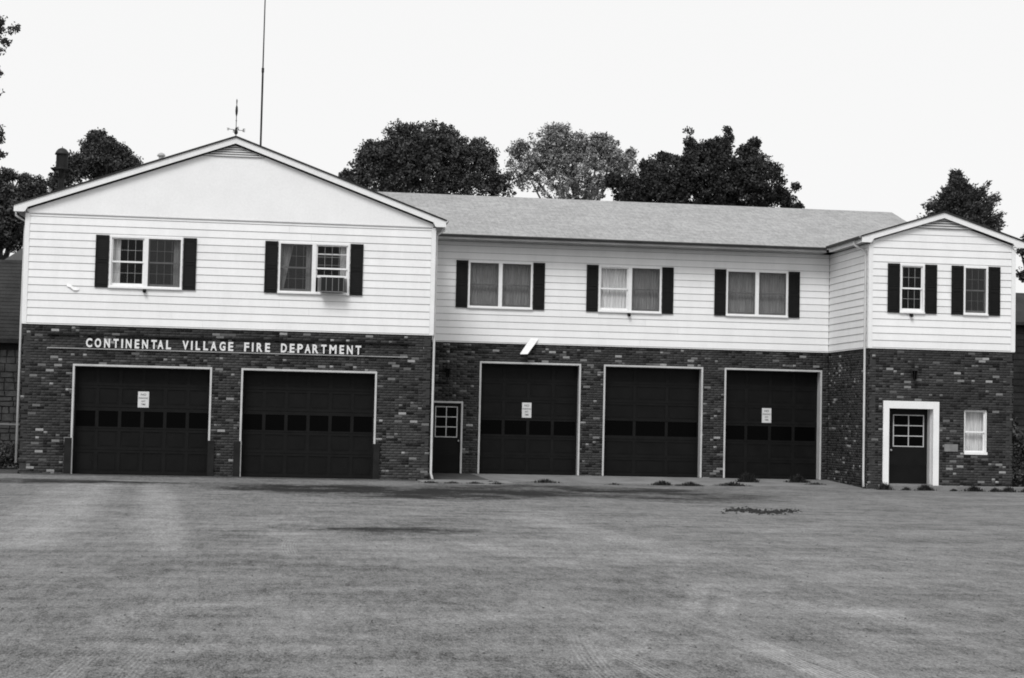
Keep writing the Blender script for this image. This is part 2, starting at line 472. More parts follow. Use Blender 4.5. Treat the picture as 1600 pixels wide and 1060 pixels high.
CH = .2065
def siding_wall(wl, L, holes, z0=ZS, z1=ZE, a0=.09, a1=None, top=None, inset=.0):
    mb = MB()
    for a, b, p0, p1 in cells(0, L, z0, z1, holes): wl.box(mb, a, b, -.15, 0, p0, p1)
    o = part('siding_wall', mb, 'sheathing')
    a1 = L - .09 if a1 is None else a1
    i = 0; z = z0
    while z < (top or z1) - .03:
        h = min(CH - .011, (top or z1) - z)
        for a, b in free(a0, a1, z, z + h, [(q[0] - .002, q[1] + .002, q[2], q[3]) for q in holes]):
            jr = random.Random(int(a * 100) * 7 + i * 131 + int(L * 10)); cuts = [a]
            if b - a > 4.2 and L > 4.5: cuts.append(a + (b - a) * jr.uniform(.3, .7))
            cuts.append(b)
            for a, b in zip(cuts, [c - .003 for c in cuts[1:-1]] + [cuts[-1]]):
                m = MB(); t0, t1 = .027, .012
                P = [wl.p(s, t, zz) for s in (a, b) for t, zz in ((0.0005, z + .004), (t0, z), (t0, z + .012), (t1, z + h), (0.0005, z + h))]
                m.add(P, [(0, 1, 2, 3, 4)[::-1], (5, 6, 7, 8, 9)] + [(j, (j + 1) % 5, 5 + (j + 1) % 5, 5 + j)[::1] for j in range(5)])
                m.build('clapboard', 'siding_white', o)
        i += 1
        z += CH
    return o


# openings -----------------------------------------------------------
LD = [(1.352, 5.064), (5.853, 9.565)]
MD = [(12.8335, 15.9213), (16.6233, 19.7111), (20.3872, 23.475)]
SHW, WINW = .355, 2.696
LWIN = [1.850, 6.4004]; MWIN = [12.0507, 16.033, 20.0182]; RWIN = [24.22, 26.1466]
WZ0, WZ1 = 5.112, 6.51
T = .052
F_left = Wall(W0, 0, 1, 0); F_mid = Wall(W1, YM, 1, 0); F_right = Wall(W2, 0, 1, 0)
S_right = Wall(W2, YM, 0, -1)          # return of the projecting wing, faces -X
S_left = Wall(W1, 0, 0, 1)             # return of the gabled block, faces +X
S_end = Wall(W3, 0, 0, 1); S_out = Wall(W0, DEPTH, 0, -1)

def wop(lst, base, wdt): return [(x + SHW + .02 - base, x + wdt - SHW - .02 - base, WZ0, WZ1) for x in lst]
hL = [(a, b, 0, 3.0) for a, b in LD]
hM = [(a - W1, b - W1, 0, 3.495) for a, b in MD] + [(11.40 - W1, 12.355 - W1, 0, 2.27)]
hR = [(24.1376 - W2, 25.8154 - W2, 0, 2.545), (26.585 - W2, 27.295 - W2, 1.04, 2.355)]
brick_wall(F_left, W1 - W0, hL, 95, 1); brick_wall(F_mid, W2 - W1, hM, 95, 2); brick_wall(F_right, W3 - W2, hR, 75, 3)
brick_wall(S_right, YM, [], 35, 4); brick_wall(S_left, YM, [], 0, 5); brick_wall(S_end, 6., [], 0, 6); brick_wall(S_out, DEPTH, [], 0, 7)
wL = wop(LWIN, 0, WINW); wM = wop(MWIN, W1, WINW); wR = wop(RWIN, W2, 1.4816)
siding_wall(F_left, W1, wL); siding_wall(F_mid, W2 - W1, wM, a0=.0, a1=W2 - W1 - .03)
siding_wall(F_right, W3 - W2, wR, top=7.05); siding_wall(S_right, YM, [], a0=.03); siding_wall(S_left, YM, [], a1=YM - .0)
siding_wall(S_end, 6., []); siding_wall(S_out, DEPTH, [])
# corner boards
for nm, wl, a in (('l', F_left, 0), ('r', F_left, W1), ('l', F_right, 0), ('r', F_right, W3 - W2)):
    m = MB(); s = -1 if a == 0 else 1
    a0, a1 = (a - .036, a + .088) if a == 0 else (a - .088, a + .036)
    wl.box(m, a0, a1, .0012, .036, ZS - .012, ZE - .03); 
    e0, e1 = (a - .036, a - .0012) if a == 0 else (a + .0012, a + .036)
    wl.box(m, e0, e1, -.088, .0005, ZS - .012, ZE - .03)
    part('corner_board', m, 'trim_white')
# drip trim under the siding
for wl, L0, L1 in ((F_left, -.03, W1 + .03), (F_mid, .0, W2 - W1 - .04), (F_right, -.03, W3 - W2 + .03), (S_right, .0, YM - .04), (S_left, .04, YM)):
    m = MB(); wl.box(m, L0, L1, .0008, .033, ZS - .035, ZS - .0125); part('drip_trim', m, 'trim_white')
# far and hidden walls, floor inside
m = MB(); m.box(.02, W3 - .6, DEPTH - .2, DEPTH, 0, 7.08); part('rear_wall', m, 'house_wall')
m = MB(); m.box(27.2, 27.4, 6.0, DEPTH - .2, 0, 7.08); part('end_wall', m, 'house_wall')
m = MB(); m.box(.25, W1 - .25, .25, DEPTH - .25, 3.85, 4.0); m.box(W1 - .25, 27.1, YM + .25, DEPTH - .25, 3.85, 4.0); m.box(W2 + .25, W3 - .25, .25, YM + .25, 3.85, 4.0); part('upper_floor', m, 'interior')
m = MB(); m.box(.02, W1 - .02, .02, DEPTH - .2, 7.01, 7.06); m.box(W1 - .02, 27.3, YM + .02, DEPTH - .2, 7.01, 7.06); m.box(W2 + .02, W3 - .02, .02, YM + .02, 7.01, 7.06); m.box(27.3, W3 - .02, YM + .02, 5.9, 7.01, 7.06); part('ceiling', m, 'interior')
m = MB(); m.box(27.2, W3 - .02, 5.8, 5.98, 0, 7.08); part('wing_rear_wall', m, 'house_wall')

# ---- roofs
def roof_slab(poly, th=.06, mat='shingles'):
    m = MB(); m.prism(poly, (0, 0, -th)); return part('roof', m, mat)


LC, LZ, LE = 5.52, 9.355, 7.262               # left gable: centre, apex, eave level
for s in (-1, 1):
    e = LC + s * 5.845
    P = [(LC, -.17, LZ), (e, -.17, LE), (e, DEPTH + .3, LE), (LC, DEPTH + .3, LZ)]
    roof_slab(P if s < 0 else P[::-1])
RC, RZ, RE = 25.865, 8.072, 7.285
for s in (-1, 1):
    e = RC + s * 2.47
    P = [(RC, -.14, RZ), (e, -.14, RE), (e, 6.2, RE), (RC, 6.2, RZ)]
    roof_slab(P if s < 0 else P[::-1])
MY0, MYR, MZ0, MZR = 2.92, 8.6, 7.225, 9.165
m = MB(); m.prism([(5.9, MY0, MZ0), (27.5, MY0, MZ0), (27.5, MYR, MZR), (5.9, MYR, MZR)], (0, 0, -.06)); 
part('roof', m, 'shingles')
m = MB(); m.prism([(5.9, MYR, MZR), (27.5, MYR, MZR), (27.5, DEPTH + .3, 6.9), (5.9, DEPTH + .3, 6.9)], (0, 0, -.06)); part('roof', m, 'shingles')
m = MB(); m.prism([(27.3, 3.6, 7.1), (27.3, MYR, MZR - .08), (27.3, DEPTH, 7.0)], (-.1, 0, 0)); part('gable_end', m, 'siding_white')
m = MB(); m.prism([(.05, DEPTH - .1, 7.0), (LC, DEPTH - .1, LZ - .08), (W1 - .05, DEPTH - .1, 7.0)], (0, .1, 0)); part('gable_end', m, 'siding_white')
# dark roof edges over the rakes
def rake(C, Z, half, E, y, depth_f, name='rake_board'):
    for s in (-1, 1):
        e = C + s * half; sl = (Z - E) / half
        m = MB(); P = [(C, y, Z - .035), (e, y, E - .035), (e, y, E - depth_f), (e - s * .26, y, E - depth_f), (e - s * .30, y, E - depth_f + .02), (e - s * .36, y, E + sl * .36 - depth_f), (C, y, Z - depth_f)]
        m.prism(P if s < 0 else P[::-1], (0, .03, 0)); part(name, m, 'trim_white')
        m = MB(); P = [(C, y - .035, Z + .012), (e + s * .02, y - .035, E + .004), (e + s * .02, y - .035, E - .033), (C, y - .035, Z - .033)]
        m.prism(P if s < 0 else P[::-1], (0, .05, 0)); part('drip_edge', m, 'roof_edge')
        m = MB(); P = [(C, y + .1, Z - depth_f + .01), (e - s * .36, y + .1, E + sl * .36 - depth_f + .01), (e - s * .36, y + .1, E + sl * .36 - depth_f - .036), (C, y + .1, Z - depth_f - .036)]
        m.prism(P if s < 0 else P[::-1], (0, .05, 0)); part('rake_shadow_strip', m, 'guard_dark')  # dark strip painted in as the shadow line below the rake board
        m = MB(); m.box(min(e, e - s * .31), max(e, e - s * .31), y + .031, y + .2, E - depth_f + .01, E - depth_f + .03); part('soffit_return', m, 'trim_white')


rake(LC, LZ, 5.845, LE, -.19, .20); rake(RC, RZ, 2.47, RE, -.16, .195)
# gable faces
def gable_panel(C, Z, half, E, y, zb, inner, mat):
    sl = (Z - E) / half; zi = E + sl * (half - inner) - .2
    m = MB(); P = [(C - inner, y, zb), (C + inner, y, zb), (C + inner, y, max(zi, zb + .05)), (C, y, Z - .2), (C - inner, y, max(zi, zb + .05))]
    m.prism(P, (0, .12, 0)); return part('gable_panel', m, mat)


gp = gable_panel(LC, LZ, 5.845, LE, -.045, 7.085, W1 / 2 - .02, 'gable_white')
# vertical boards of the gable face, each a thin proud strip
sl = (LZ - LE) / 5.845; xb = .08
while xb < W1 - .1:
    x1 = min(xb + .305, W1 - .06); zt = [LE + sl * (5.845 - abs(x - LC)) - .19 for x in (xb, x1)]
    m = MB(); P = [(xb, -.053, 7.087), (x1, -.053, 7.087), (x1, -.053, zt[1])] + ([(LC, -.053, LZ - .19)] if xb < LC < x1 else []) + [(xb, -.053, zt[0])]
    if min(zt) > 7.10: m.prism(P, (0, .0075, 0)); m.build('gable_board', 'gable_white', gp)
    xb += .306
gr = gable_panel(RC, RZ, 2.47, RE, -.004, 7.05, (W3 - W2) / 2 - .02, 'siding_white')
z = ZS + CH * 15 - .01; slr = (RZ - RE) / 2.47
z = ZS + 14 * CH + .0
while z < RZ - .3:
    h = CH - .011
    def hw(zz): return 2.47 - (zz + .19 - RE) / slr if zz > RE - .16 else (W3 - W2) / 2 - .09
    b0, b1 = min(hw(z), 2.1), min(hw(z + h), 2.1)
    if b1 > .1:
        m = MB(); m.add([(RC - b0, -.031, z), (RC + b0, -.031, z), (RC + b1, -.016, z + h), (RC - b1, -.016, z + h), (RC - b0, -.0045, z), (RC + b0, -.0045, z), (RC + b1, -.0045, z + h), (RC - b1, -.0045, z + h)],
                        [(0, 1, 2, 3), (4, 7, 6, 5), (0, 4, 5, 1), (1, 5, 6, 2), (2, 6, 7, 3), (3, 7, 4, 0)]); m.build('clapboard', 'siding_white', gr)
    z += CH
# louvred gable vents
def gable_vent(C, zb, zt, half, y, n):
    m = MB(); m.prism([(C - half, y, zb), (C + half, y, zb), (C, y, zt)], (0, .012, 0)); o = part('gable_vent', m, 'guard_dark')
    for i in range(n):
        z0 = zb + (zt - zb) * (i + .12) / n; z1 = zb + (zt - zb) * (i + .80) / n
        if i == n - 1: z1 = zt - .01
        h0 = half * (zt - z0) / (zt - zb); h1 = half * (zt - z1) / (zt - zb)
        m = MB(); m.add([(C - h0, y - .03, z0), (C + h0, y - .03, z0), (C + h1, y - .012, z1), (C - h1, y - .012, z1), (C - h0, y - .005, z0), (C + h0, y - .005, z0), (C + h1, y - .003, z1), (C - h1, y - .003, z1)],
                        [(0, 1, 2, 3), (4, 7, 6, 5), (0, 4, 5, 1), (1, 5, 6, 2), (2, 6, 7, 3), (3, 7, 4, 0)]); m.build('slat', 'pipe_white', o)


gable_vent(LC - .04, 8.80, 9.12, .85, -.068, 5); gable_vent(RC + .02, 7.575, 7.872, .90, -.048, 4)
# trim line under the left gable face
m = MB(); m.box(.05, W1 - .05, -.060, -.0305, 7.052, 7.0845); part('gable_drip', m, 'trim_white')
# ---- eaves of the long block: soffit, fascia, gutter
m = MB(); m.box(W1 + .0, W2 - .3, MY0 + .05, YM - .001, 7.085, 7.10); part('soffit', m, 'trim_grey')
m = MB(); m.box(W1 + .0, W2 - .34, MY0 + .02, MY0 + .05, 7.088, 7.16); part('fascia', m, 'pipe_white')
def gutter(p0, p1, out, zt, r=.065):
    """half-round gutter from p0 to p1"""
    m = MB(); n = 7; o = Vector(out); vs = []
    for p in (p0, p1):
        for rr in (r, r - .012):
            for i in range(n):
                a = math.pi * i / (n - 1)
                vs.append(Vector((p[0], p[1], zt)) + o * (r - rr * math.cos(a)) + Vector((0, 0, -rr * 1.15 * math.sin(a))))
    f = []
    for i in range(n - 1):
        f += [(i, i + 1, 2 * n + i + 1, 2 * n + i), (n + i, 3 * n + i, 3 * n + i + 1, n + i + 1), (i, n + i, n + i + 1, i + 1), (2 * n + i, 2 * n + i + 1, 3 * n + i + 1, 3 * n + i)]
    f += [(0, 2 * n, 3 * n, n), (n - 1, 2 * n - 1, 4 * n - 1, 3 * n - 1)]
    m.add(vs, f); return part('gutter', m, 'gutter_grey')


gutter((W1 + .02, MY0 + .02), (W2 - .36, MY0 + .02), (0, -1, 0), 7.222)
re = RC - 2.47
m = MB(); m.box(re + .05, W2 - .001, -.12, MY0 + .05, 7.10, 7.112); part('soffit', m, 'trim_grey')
m = MB(); m.box(re + .03, re + .05, -.12, MY0 + .0, 7.09, 7.21); part('fascia', m, 'trim_white')
gutter((re + .03, -.14), (re + .03, MY0 - .06), (-1, 0, 0), 7.262)
le = LC + 5.845
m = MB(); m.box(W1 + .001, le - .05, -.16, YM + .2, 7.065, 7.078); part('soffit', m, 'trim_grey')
m = MB(); m.box(le - .05, le - .03, -.16, 3.0, 7.06, 7.18); part('fascia', m, 'trim_white')
gutter((le - .03, -.16), (le - .03, 3.0), (1, 0, 0), 7.24, .055)
gutter((LC - 5.845 + .03, -.16), (LC - 5.845 + .03, DEPTH), (-1, 0, 0), 7.24, .055)
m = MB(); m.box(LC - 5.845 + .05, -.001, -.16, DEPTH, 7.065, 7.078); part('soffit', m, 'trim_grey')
# ---- downspouts
m = MB(); m.tube([(-.36, .5, 7.14), (-.36, .5, 7.02), (-.075, .35, 6.85), (-.07, .2, 6.6), (-.055, .0, 4.2), (-.055, -.02, .3)], .03, 8); part('downspout', m, 'pipe_white', smooth=True)
m = MB(); m.tube([(11.38, .5, 7.13), (11.38, .5, 7.04), (W1 + .10, .3, 6.9), (W1 + .072, .15, 6.7), (W1 + .05, -.03, 1.2), (W1 + .05, -.03, .22), (W1 + .09, -.16, .06)], .034, 8); part('downspout', m, 'pipe_white', smooth=True)
m = MB(); m.tube([(re - .03, .42, 7.16), (re - .03, .42, 7.06), (W2 - .07, .18, 6.86), (W2 - .07, .16, 6.7), (W2 - .075, .12, .3), (W2 - .11, -.0, .05)], .034, 8); part('downspout', m, 'pipe_white', smooth=True)


# ---- windows
def shutter(parent, x0, x1, y, z0=5.093, z1=6.517):
    m = MB(); m.box(x0, x0 + .05, y - .035, y, z0, z1); m.box(x1 - .05, x1, y - .035, y, z0, z1)
    for z in (z0, (z0 + z1) / 2 - .04, z1 - .08): m.box(x0 + .05, x1 - .05, y - .033, y - .001, z, z + .08)
    m.box(x0 + .05, x1 - .05, y - .008, y - .002, z0 + .08, z1 - .08)
    z = z0 + .1
    while z < z1 - .1:
        if abs(z - (z0 + z1) / 2) > .06:
            m.add([(x0 + .05, y - .03, z), (x1 - .05, y - .03, z), (x1 - .05, y - .009, z + .04), (x0 + .05, y - .009, z + .04)], [(0, 1, 2, 3)])
        z += .045
    m.build('shutter', 'shutter_black', parent)


def curtain(parent, x0, x1, z0, z1, y, amp=.02, waves=9, taper=0.):
    n = max(6, int(waves * 6)); V = []; Fc = []
    for j, z in enumerate((z0, (z0 + z1) / 2, z1)):
        k = (j - 2) / -2 * taper
        for i in range(n + 1):
            f = i / n; V.append((x0 + (x1 - k - x0) * f, y + amp * math.sin(f * waves * 2 * math.pi + .6 * math.sin(f * 13)), z))
    for j in range(2):
        for i in range(n): Fc.append((j * (n + 1) + i, j * (n + 1) + i + 1, (j + 1) * (n + 1) + i + 1, (j + 1) * (n + 1) + i))
    m = MB(); m.add(V, Fc); m.build('curtain', 'curtain', parent, True)


def sash(parent, x0, x1, z0, z1, y, nx, ny, fr=.035, bot=.045, mat='trim_white', mun='trim_white'):
    """one sash with panes and glazing bars"""
    m = MB(); m.box(x0, x0 + fr, y, y + .03, z0, z1); m.box(x1 - fr, x1, y, y + .03, z0, z1)
    m.box(x0 + fr, x1 - fr, y + .001, y + .029, z0, z0 + bot); m.box(x0 + fr, x1 - fr, y + .001, y + .029, z1 - fr, z1)
    m.build('sash', mat, parent)
    a0, a1, b0, b1 = x0 + fr, x1 - fr, z0 + bot, z1 - fr; w, h = (a1 - a0) / nx, (b1 - b0) / ny
    if nx * ny > 1:
        m = MB()
        for i in range(1, nx): m.box(a0 + w * i - .0045, a0 + w * i + .0045, y + .004, y + .02, b0, b1)
        for j in range(1, ny): m.box(a0, a1, y + .005, y + .019, b0 + h * j - .0045, b0 + h * j + .0045)
        m.build('glazing_bars', mun, parent)
    pm = MB(); pm.add([(0, 0, 0), (w, 0, 0), (w, 0, h), (0, 0, h)], [(0, 1, 2, 3)]); me = pm.mesh('pane', 'glass')
    for i in range(nx):
        for j in range(ny): piece('pane', me, parent, (a0 + w * i, y + .012, b0 + h * j))


def screen(parent, x0, x1, z0, z1, y):
    m = MB(); m.add([(x0, y, z0), (x1, y, z0), (x1, y, z1), (x0, y, z1)], [(0, 1, 2, 3)]); m.build('insect_screen', 'screen', parent)


def window(x0, x1, z0, z1, Y, units, mull=.115, nx=4, ny=2, shut=None, fr=.05, label=None):
    """units: list of dicts (screen 'full'/'half'/None, curtain kind, raised)"""
    m = MB(); yo, yi = Y - .045, Y + .12
    m.box(x0, x0 + fr, yo, yi, z0, z1); m.box(x1 - fr, x1, yo, yi, z0, z1); m.box(x0 + fr, x1 - fr, yo + .001, yi, z1 - fr, z1)
    m.box(x0 + fr, x1 - fr, yo + .001, yi, z0, z0 + .045)
    n = len(units); wid = (x1 - x0 - 2 * fr - mull * (n - 1)) / n
    for i in range(1, n): m.box(x0 + fr + wid * i + mull * (i - 1), x0 + fr + wid * i + mull * i, yo + .002, yi, z0 + .045, z1 - fr)
    o = part('window', m, 'trim_white')
    if label: o['label'] = label
    m = MB(); m.box(x0 - .015, x1 + .015, yo - .035, yo - .0005, z0 - .03, z0 + .012); m.build('sill', 'trim_white', o)
    if fr > .048: m = MB(); m.box(x0 - .0, x1 + .0, Y - .03, Y + .0, z1 + .0005, z1 + .0375); m.build('head_trim', 'siding_white', o)
    for i, u in enumerate(units):
        a = x0 + fr + (wid + mull) * i; b = a + wid; zb, zt = z0 + .045, z1 - fr; zm = (zb + zt) / 2
        up = u.get('up', 0.)
        mm = u.get('mat', 'trim_white'); mu = u.get('mun', 'trim_grey'); gx, gy = u.get('grid', (nx, ny))
        sash(o, a, b, zm - .02, zt, Y + .0, gx, gy, mat=mm, mun=mu)
        sash(o, a, b, zb + up, zm + .02 + up, Y + .034, gx, gy, mat=mm, mun=mu, bot=.07)
        if u.get('screen'): screen(o, a, b, zb, zt, Y - .018)
        c = u.get('curtain')
        if c == 'sheer': curtain(o, a - .03, b + .03, zb - .05, zt + .05, Y + .16, .02, 10)
        if c == 'left': curtain(o, a - .03, a + .22, zb - .05, zt + .05, Y + .18, .018, 3, u.get('taper', 0))
        if c == 'right': curtain(o, b - .20, b + .03, zb - .05, zt + .05, Y + .18, .018, 3)
        if c == 'both': curtain(o, a - .03, a + .36, zb - .05, zt + .05, Y + .18, .018, 5, .28); curtain(o, b - .16, b + .03, zb - .05, zt + .05, Y + .18, .018, 3)
    if shut:
        shutter(o, shut[0], x0 - .02, Y - .028); shutter(o, x1 + .02, shut[1], Y - .028)
    return o


G1 = {'mat': 'trim_grey', 'mun': 'trim_grey'}
wx0 = lambda x: x + SHW + .02
wx1 = lambda x, w_: x + w_ - SHW - .02
window(wx0(LWIN[0]), wx1(LWIN[0], WINW), WZ0, WZ1, 0, [dict(curtain='left'), dict(curtain='right', screen=1, up=.0, grid=(4, 2), **G1)], shut=(LWIN[0], LWIN[0] + WINW))
window(wx0(LWIN[1]), wx1(LWIN[1], WINW), WZ0, WZ1, 0, [dict(curtain='both', screen=1, **G1), dict(curtain='right', up=.40)], shut=(LWIN[1], LWIN[1] + WINW), label='double window holding an air conditioner')
for i, x in enumerate(MWIN):
    u0 = dict(curtain='sheer', grid=(1, 1)); u1 = dict(curtain='sheer', screen=1, grid=(1, 1), **G1)
    window(wx0(x), wx1(x, WINW), WZ0, WZ1, YM, [u0 if i == 1 else dict(u1), dict(u1)], shut=(x, x + WINW))
window(wx0(RWIN[0]), wx1(RWIN[0], 1.4816), WZ0, WZ1, 0, [dict()], nx=3, shut=(RWIN[0], RWIN[0] + 1.4816))
window(wx0(RWIN[1]), wx1(RWIN[1], 1.4816), WZ0, WZ1, 0, [dict(screen=1, **G1)], nx=3, shut=(RWIN[1], RWIN[1] + 1.4816))
window(26.585, 27.295, 1.04, 2.355, .10, [dict(curtain='sheer', grid=(1, 1))], fr=.045, label='small ground-floor window in the brick with pale curtains')
m = MB(); m.box(26.59, 27.29, -.03, .055, 1.042, 1.115); part('window_sill', m, 'trim_white')
# small dark brackets below three windows
for x, Y in ((3.19, 0), (17.36, YM), (24.93, 0)):
    m = MB(); m.box(x - .04, x + .04, Y - .12, Y - .002, 4.995, 5.075); m.tube([(x, Y - .12, 5.03), (x - .01, Y - .16, 5.0)], [.03, .04], 8); part('bracket', m, 'guard_dark')


# ---- garage doors
def garage_door(x0, x1, zb, zt, Y, edges, glaz, ncol, zg0, zg1, guards=False):
    rec = .35; yd = Y + rec
    m = MB(); m.box(x0 + .02, x1 - .02, yd, yd + .05, zb, zt - .02); o = part('garage_door', m, 'door_dark')
    # trim and reveals
    m = MB(); zl = 1.0 if guards else zb
    m.box(x0, x0 + T, Y - .02, Y + .03, zl, zt); m.box(x1 - T, x1, Y - .02, Y + .03, zl, zt); m.box(x0 + T, x1 - T, Y - .019, Y + .03, zt - T, zt)
    m.build('door_trim', 'pipe_white', o)
    m = MB(); m.box(x0 + .01, x0 + T - .02, Y + .031, yd + .05, zb, zt - .03); m.box(x1 - T + .02, x1 - .01, Y + .031, yd + .05, zb, zt - .03); m.box(x0 + T - .02, x1 - T + .02, Y + .031, yd + .05, zt - .06, zt - .031)
    m.build('door_jamb', 'pipe_white', o)
    a0, a1 = x0 + T - .015, x1 - T + .015; w = (a1 - a0) / ncol; st = .05
    # rails and stiles per section
    for k in range(len(edges) - 1):
        e0, e1 = edges[k], edges[k + 1]; gz = k == glaz
        p0, p1 = (zg0, zg1) if gz else (e0 + .07, e1 - .07)
        m = MB(); m.box(a0, a1, yd - .022, yd - .001, e0 + .006, p0); m.box(a0, a1, yd - .022, yd - .001, p1, e1 - .006)
        for i in range(ncol + 1):
            c = a0 + w * i; c0, c1 = max(a0, c - st / 2 - .02), min(a1, c + st / 2 + .02)
            m.box(c0, c1, yd - .0215, yd - .0012, p0, p1)
        m.build('door_section', 'door_dark', o)
        pw, ph = w - st - .04, p1 - p0
        pm = MB()
        if gz: pm.box(0, pw, -.004, -.001, 0, ph); me = pm.mesh('pane', 'glass_dark')
        else:
            pm.box(0, pw, -.004, -.0005, 0, ph); pm.box(.05, pw - .05, -.014, -.0045, .05, ph - .05); me = pm.mesh('panel', 'door_panel')
        for i in range(ncol): piece('pane' if gz else 'panel', me, o, (a0 + w * i + st / 2 + .02, yd, p0))
    if guards:
        for s, x in ((-1, x0), (1, x1)):
            m = MB(); q0, q1 = (x - .15, x + .035) if s < 0 else (x - .05, x + .12)
            m.box(q0, q1, Y - .05, Y + .028, 0, 1.0); m.build('corner_guard', 'guard_dark', o)
            if s < 0: m = MB(); m.box(x + .036, x + .062, Y - .01, Y + .029, 0, .999); m.build('edge_strip', 'pipe_white', o)
    return o


eL = [.02, .13, .69, 1.27, 1.85, 2.43, 2.98]; eM = [.125, .68, 1.24, 1.80, 2.36, 2.92, 3.45]
eL = [.03, .685, 1.265, 1.845, 2.43, 2.96]
for a, b in LD: garage_door(a, b, 0.01, 3.0, 0, eL, 2, 6, 1.315, 1.745, True)
garage_door(*MD[0], .125, 3.495, YM, eM, 2, 4, 1.31, 1.735); garage_door(*MD[1], .125, 3.495, YM, eM, 2, 3, 1.35, 1.79); garage_door(*MD[2], .125, 3.495, YM, eM, 2, 4, 1.30, 1.73)


# ---- entry doors
def entry_door(x0, x1, z0, z1, y, g, knob):
    m = MB(); m.box(x0, x1, y, y + .045, z0, z1); o = part('entry_door', m, 'door_dark')
    gx0, gx1, gz0, gz1 = g; w, h = (gx1 - gx0) / 2, (gz1 - gz0) / 3; m = MB()
    for i in range(3): m.box(gx0 + w * i - .013, gx0 + w * i + .013, y - .018, y - .001, gz0 - .013, gz1 + .013)
    for j in range(4): m.box(gx0, gx1, y - .017, y - .001, gz0 + h * j - .013, gz0 + h * j + .013)
    m.build('glazing_bars', 'pipe_white', o)
    pm = MB(); pm.box(.013, w - .013, -.006, -.001, .013, h - .013); me = pm.mesh('pane', 'glass_dark')
    for i in range(2):
        for j in range(3): piece('pane', me, o, (gx0 + w * i, y, gz0 + h * j))
    m = MB(); m.tube([(knob[0], y - .001, knob[1]), (knob[0], y - .03, knob[1]), (knob[0], y - .035, knob[1]), (knob[0], y - .075, knob[1])], [.03, .015, .032, .02], 10); m.build('door_knob', 'brass', o)
    m = MB(); m.box(x0 + .06, x1 - .06, y - .006, y - .0005, z0 + .08, z0 + .55); m.build('kick_panel', 'door_panel', o)
    return o


o = entry_door(11.42, 12.30, .125, 2.21, YM + .05, (11.54, 12.19, 1.20, 2.10), (12.245, 1.09))
m = MB(); m.box(11.40, 12.355, YM - .03, YM + .045, 2.215, 2.27); m.box(12.302, 12.355, YM - .031, YM + .045, .12, 2.2145); m.build('door_trim', 'pipe_white', o)
o = entry_door(24.316, 25.638, .16, 2.33, .34, (24.575, 25.485, 1.238, 2.142), (24.505, 1.12))
m = MB(); m.box(24.1376, 24.315, -.035, .40, .13, 2.545); m.box(25.64, 25.8154, -.035, .40, .13, 2.545); m.box(24.315, 25.64, -.034, .40, 2.33, 2.5449); m.build('door_casing', 'trim_white', o)
m = MB(); m.box(25.605, 25.639, .14, .339, .161, 2.328); m.build('door_jamb', 'pipe_white', o)
m = MB(); m.box(24.316, 25.64, -.05, .34, .10, .158); m.build('threshold', 'concrete', o)


# ---- lettering over the wide doors
def glyph(txt, x0, x1, z0, z1, y, ext, mat, parent, name, offset=.0):
    c = bpy.data.curves.new('t', 'FONT'); c.body = txt; c.size = 1; c.extrude = .05; c.offset = offset; c.resolution_u = 4
    t = bpy.data.objects.new('t', c); COL.objects.link(t)
    me = bpy.data.meshes.new_from_object(t.evaluated_get(bpy.context.evaluated_depsgraph_get())); bpy.data.objects.remove(t); bpy.data.curves.remove(c)
    V = np.array([v.co for v in me.vertices]); lo, hi = V.min(0), V.max(0)
    V = (V - lo) / (hi - lo); W = np.stack([x0 + V[:, 0] * (x1 - x0), y - V[:, 2] * ext, z0 + V[:, 1] * (z1 - z0)], 1)
    me.vertices.foreach_set('co', W.astype(np.float32).ravel()); me.update(); me.materials.clear(); me.materials.append(M[mat]); me.name = name
    return link(name, me, parent)


sg = thing('lettered_sign', 'white raised letters reading CONTINENTAL VILLAGE FIRE DEPARTMENT on the brick above the wide doors', 'sign', loc=(0, 0, 0))
LET = [('C', 134.3, 144), ('O', 148, 158), ('N', 162.7, 171.9), ('T', 177, 185.2), ('I', 189.3, 192.4), ('N', 196.5, 205.6), ('E', 210.5, 217.6), ('N', 222, 231.3), ('T', 236.2, 245), ('A', 246.2, 255.6), ('L', 259.5, 267.3),
       ('V', 285, 294.6), ('I', 298.2, 301.2), ('L', 305.7, 312.8), ('L', 317.7, 325.2), ('A', 329, 338.8), ('G', 343, 352.3), ('E', 356.7, 364.6), ('F', 381.5, 389.3), ('I', 393.4, 396.4), ('R', 401, 410.2), ('E', 414.2, 422),
       ('D', 439, 448.2), ('E', 452.7, 460.3), ('P', 464.7, 473.3), ('A', 476, 485.6), ('R', 488.2, 497.7), ('T', 501.8, 510.2), ('M', 514.7, 525.9), ('E', 530.5, 537.6), ('N', 542, 551.2), ('T', 555.5, 564.3)]
for ch, a, b in LET:
    yc = 536 + (a - 134) * 11 / 432
    if ch == 'I': a, b = a + .2, b - .2
    glyph(ch, at(a, yc, -.05)[0], at(b, yc, -.05)[0], 3.455, 3.702, -.012, .04, 'letter_white', sg, 'letter', .035)
m = MB(); m.box(.66, 10.40, -.045, -.004, 3.405, 3.432); m.build('lower_rail', 'trim_grey', sg)
m = MB(); m.box(.66, 10.40, -.06, -.004, 3.775, 3.80); m.build('upper_rail', 'guard_dark', sg)


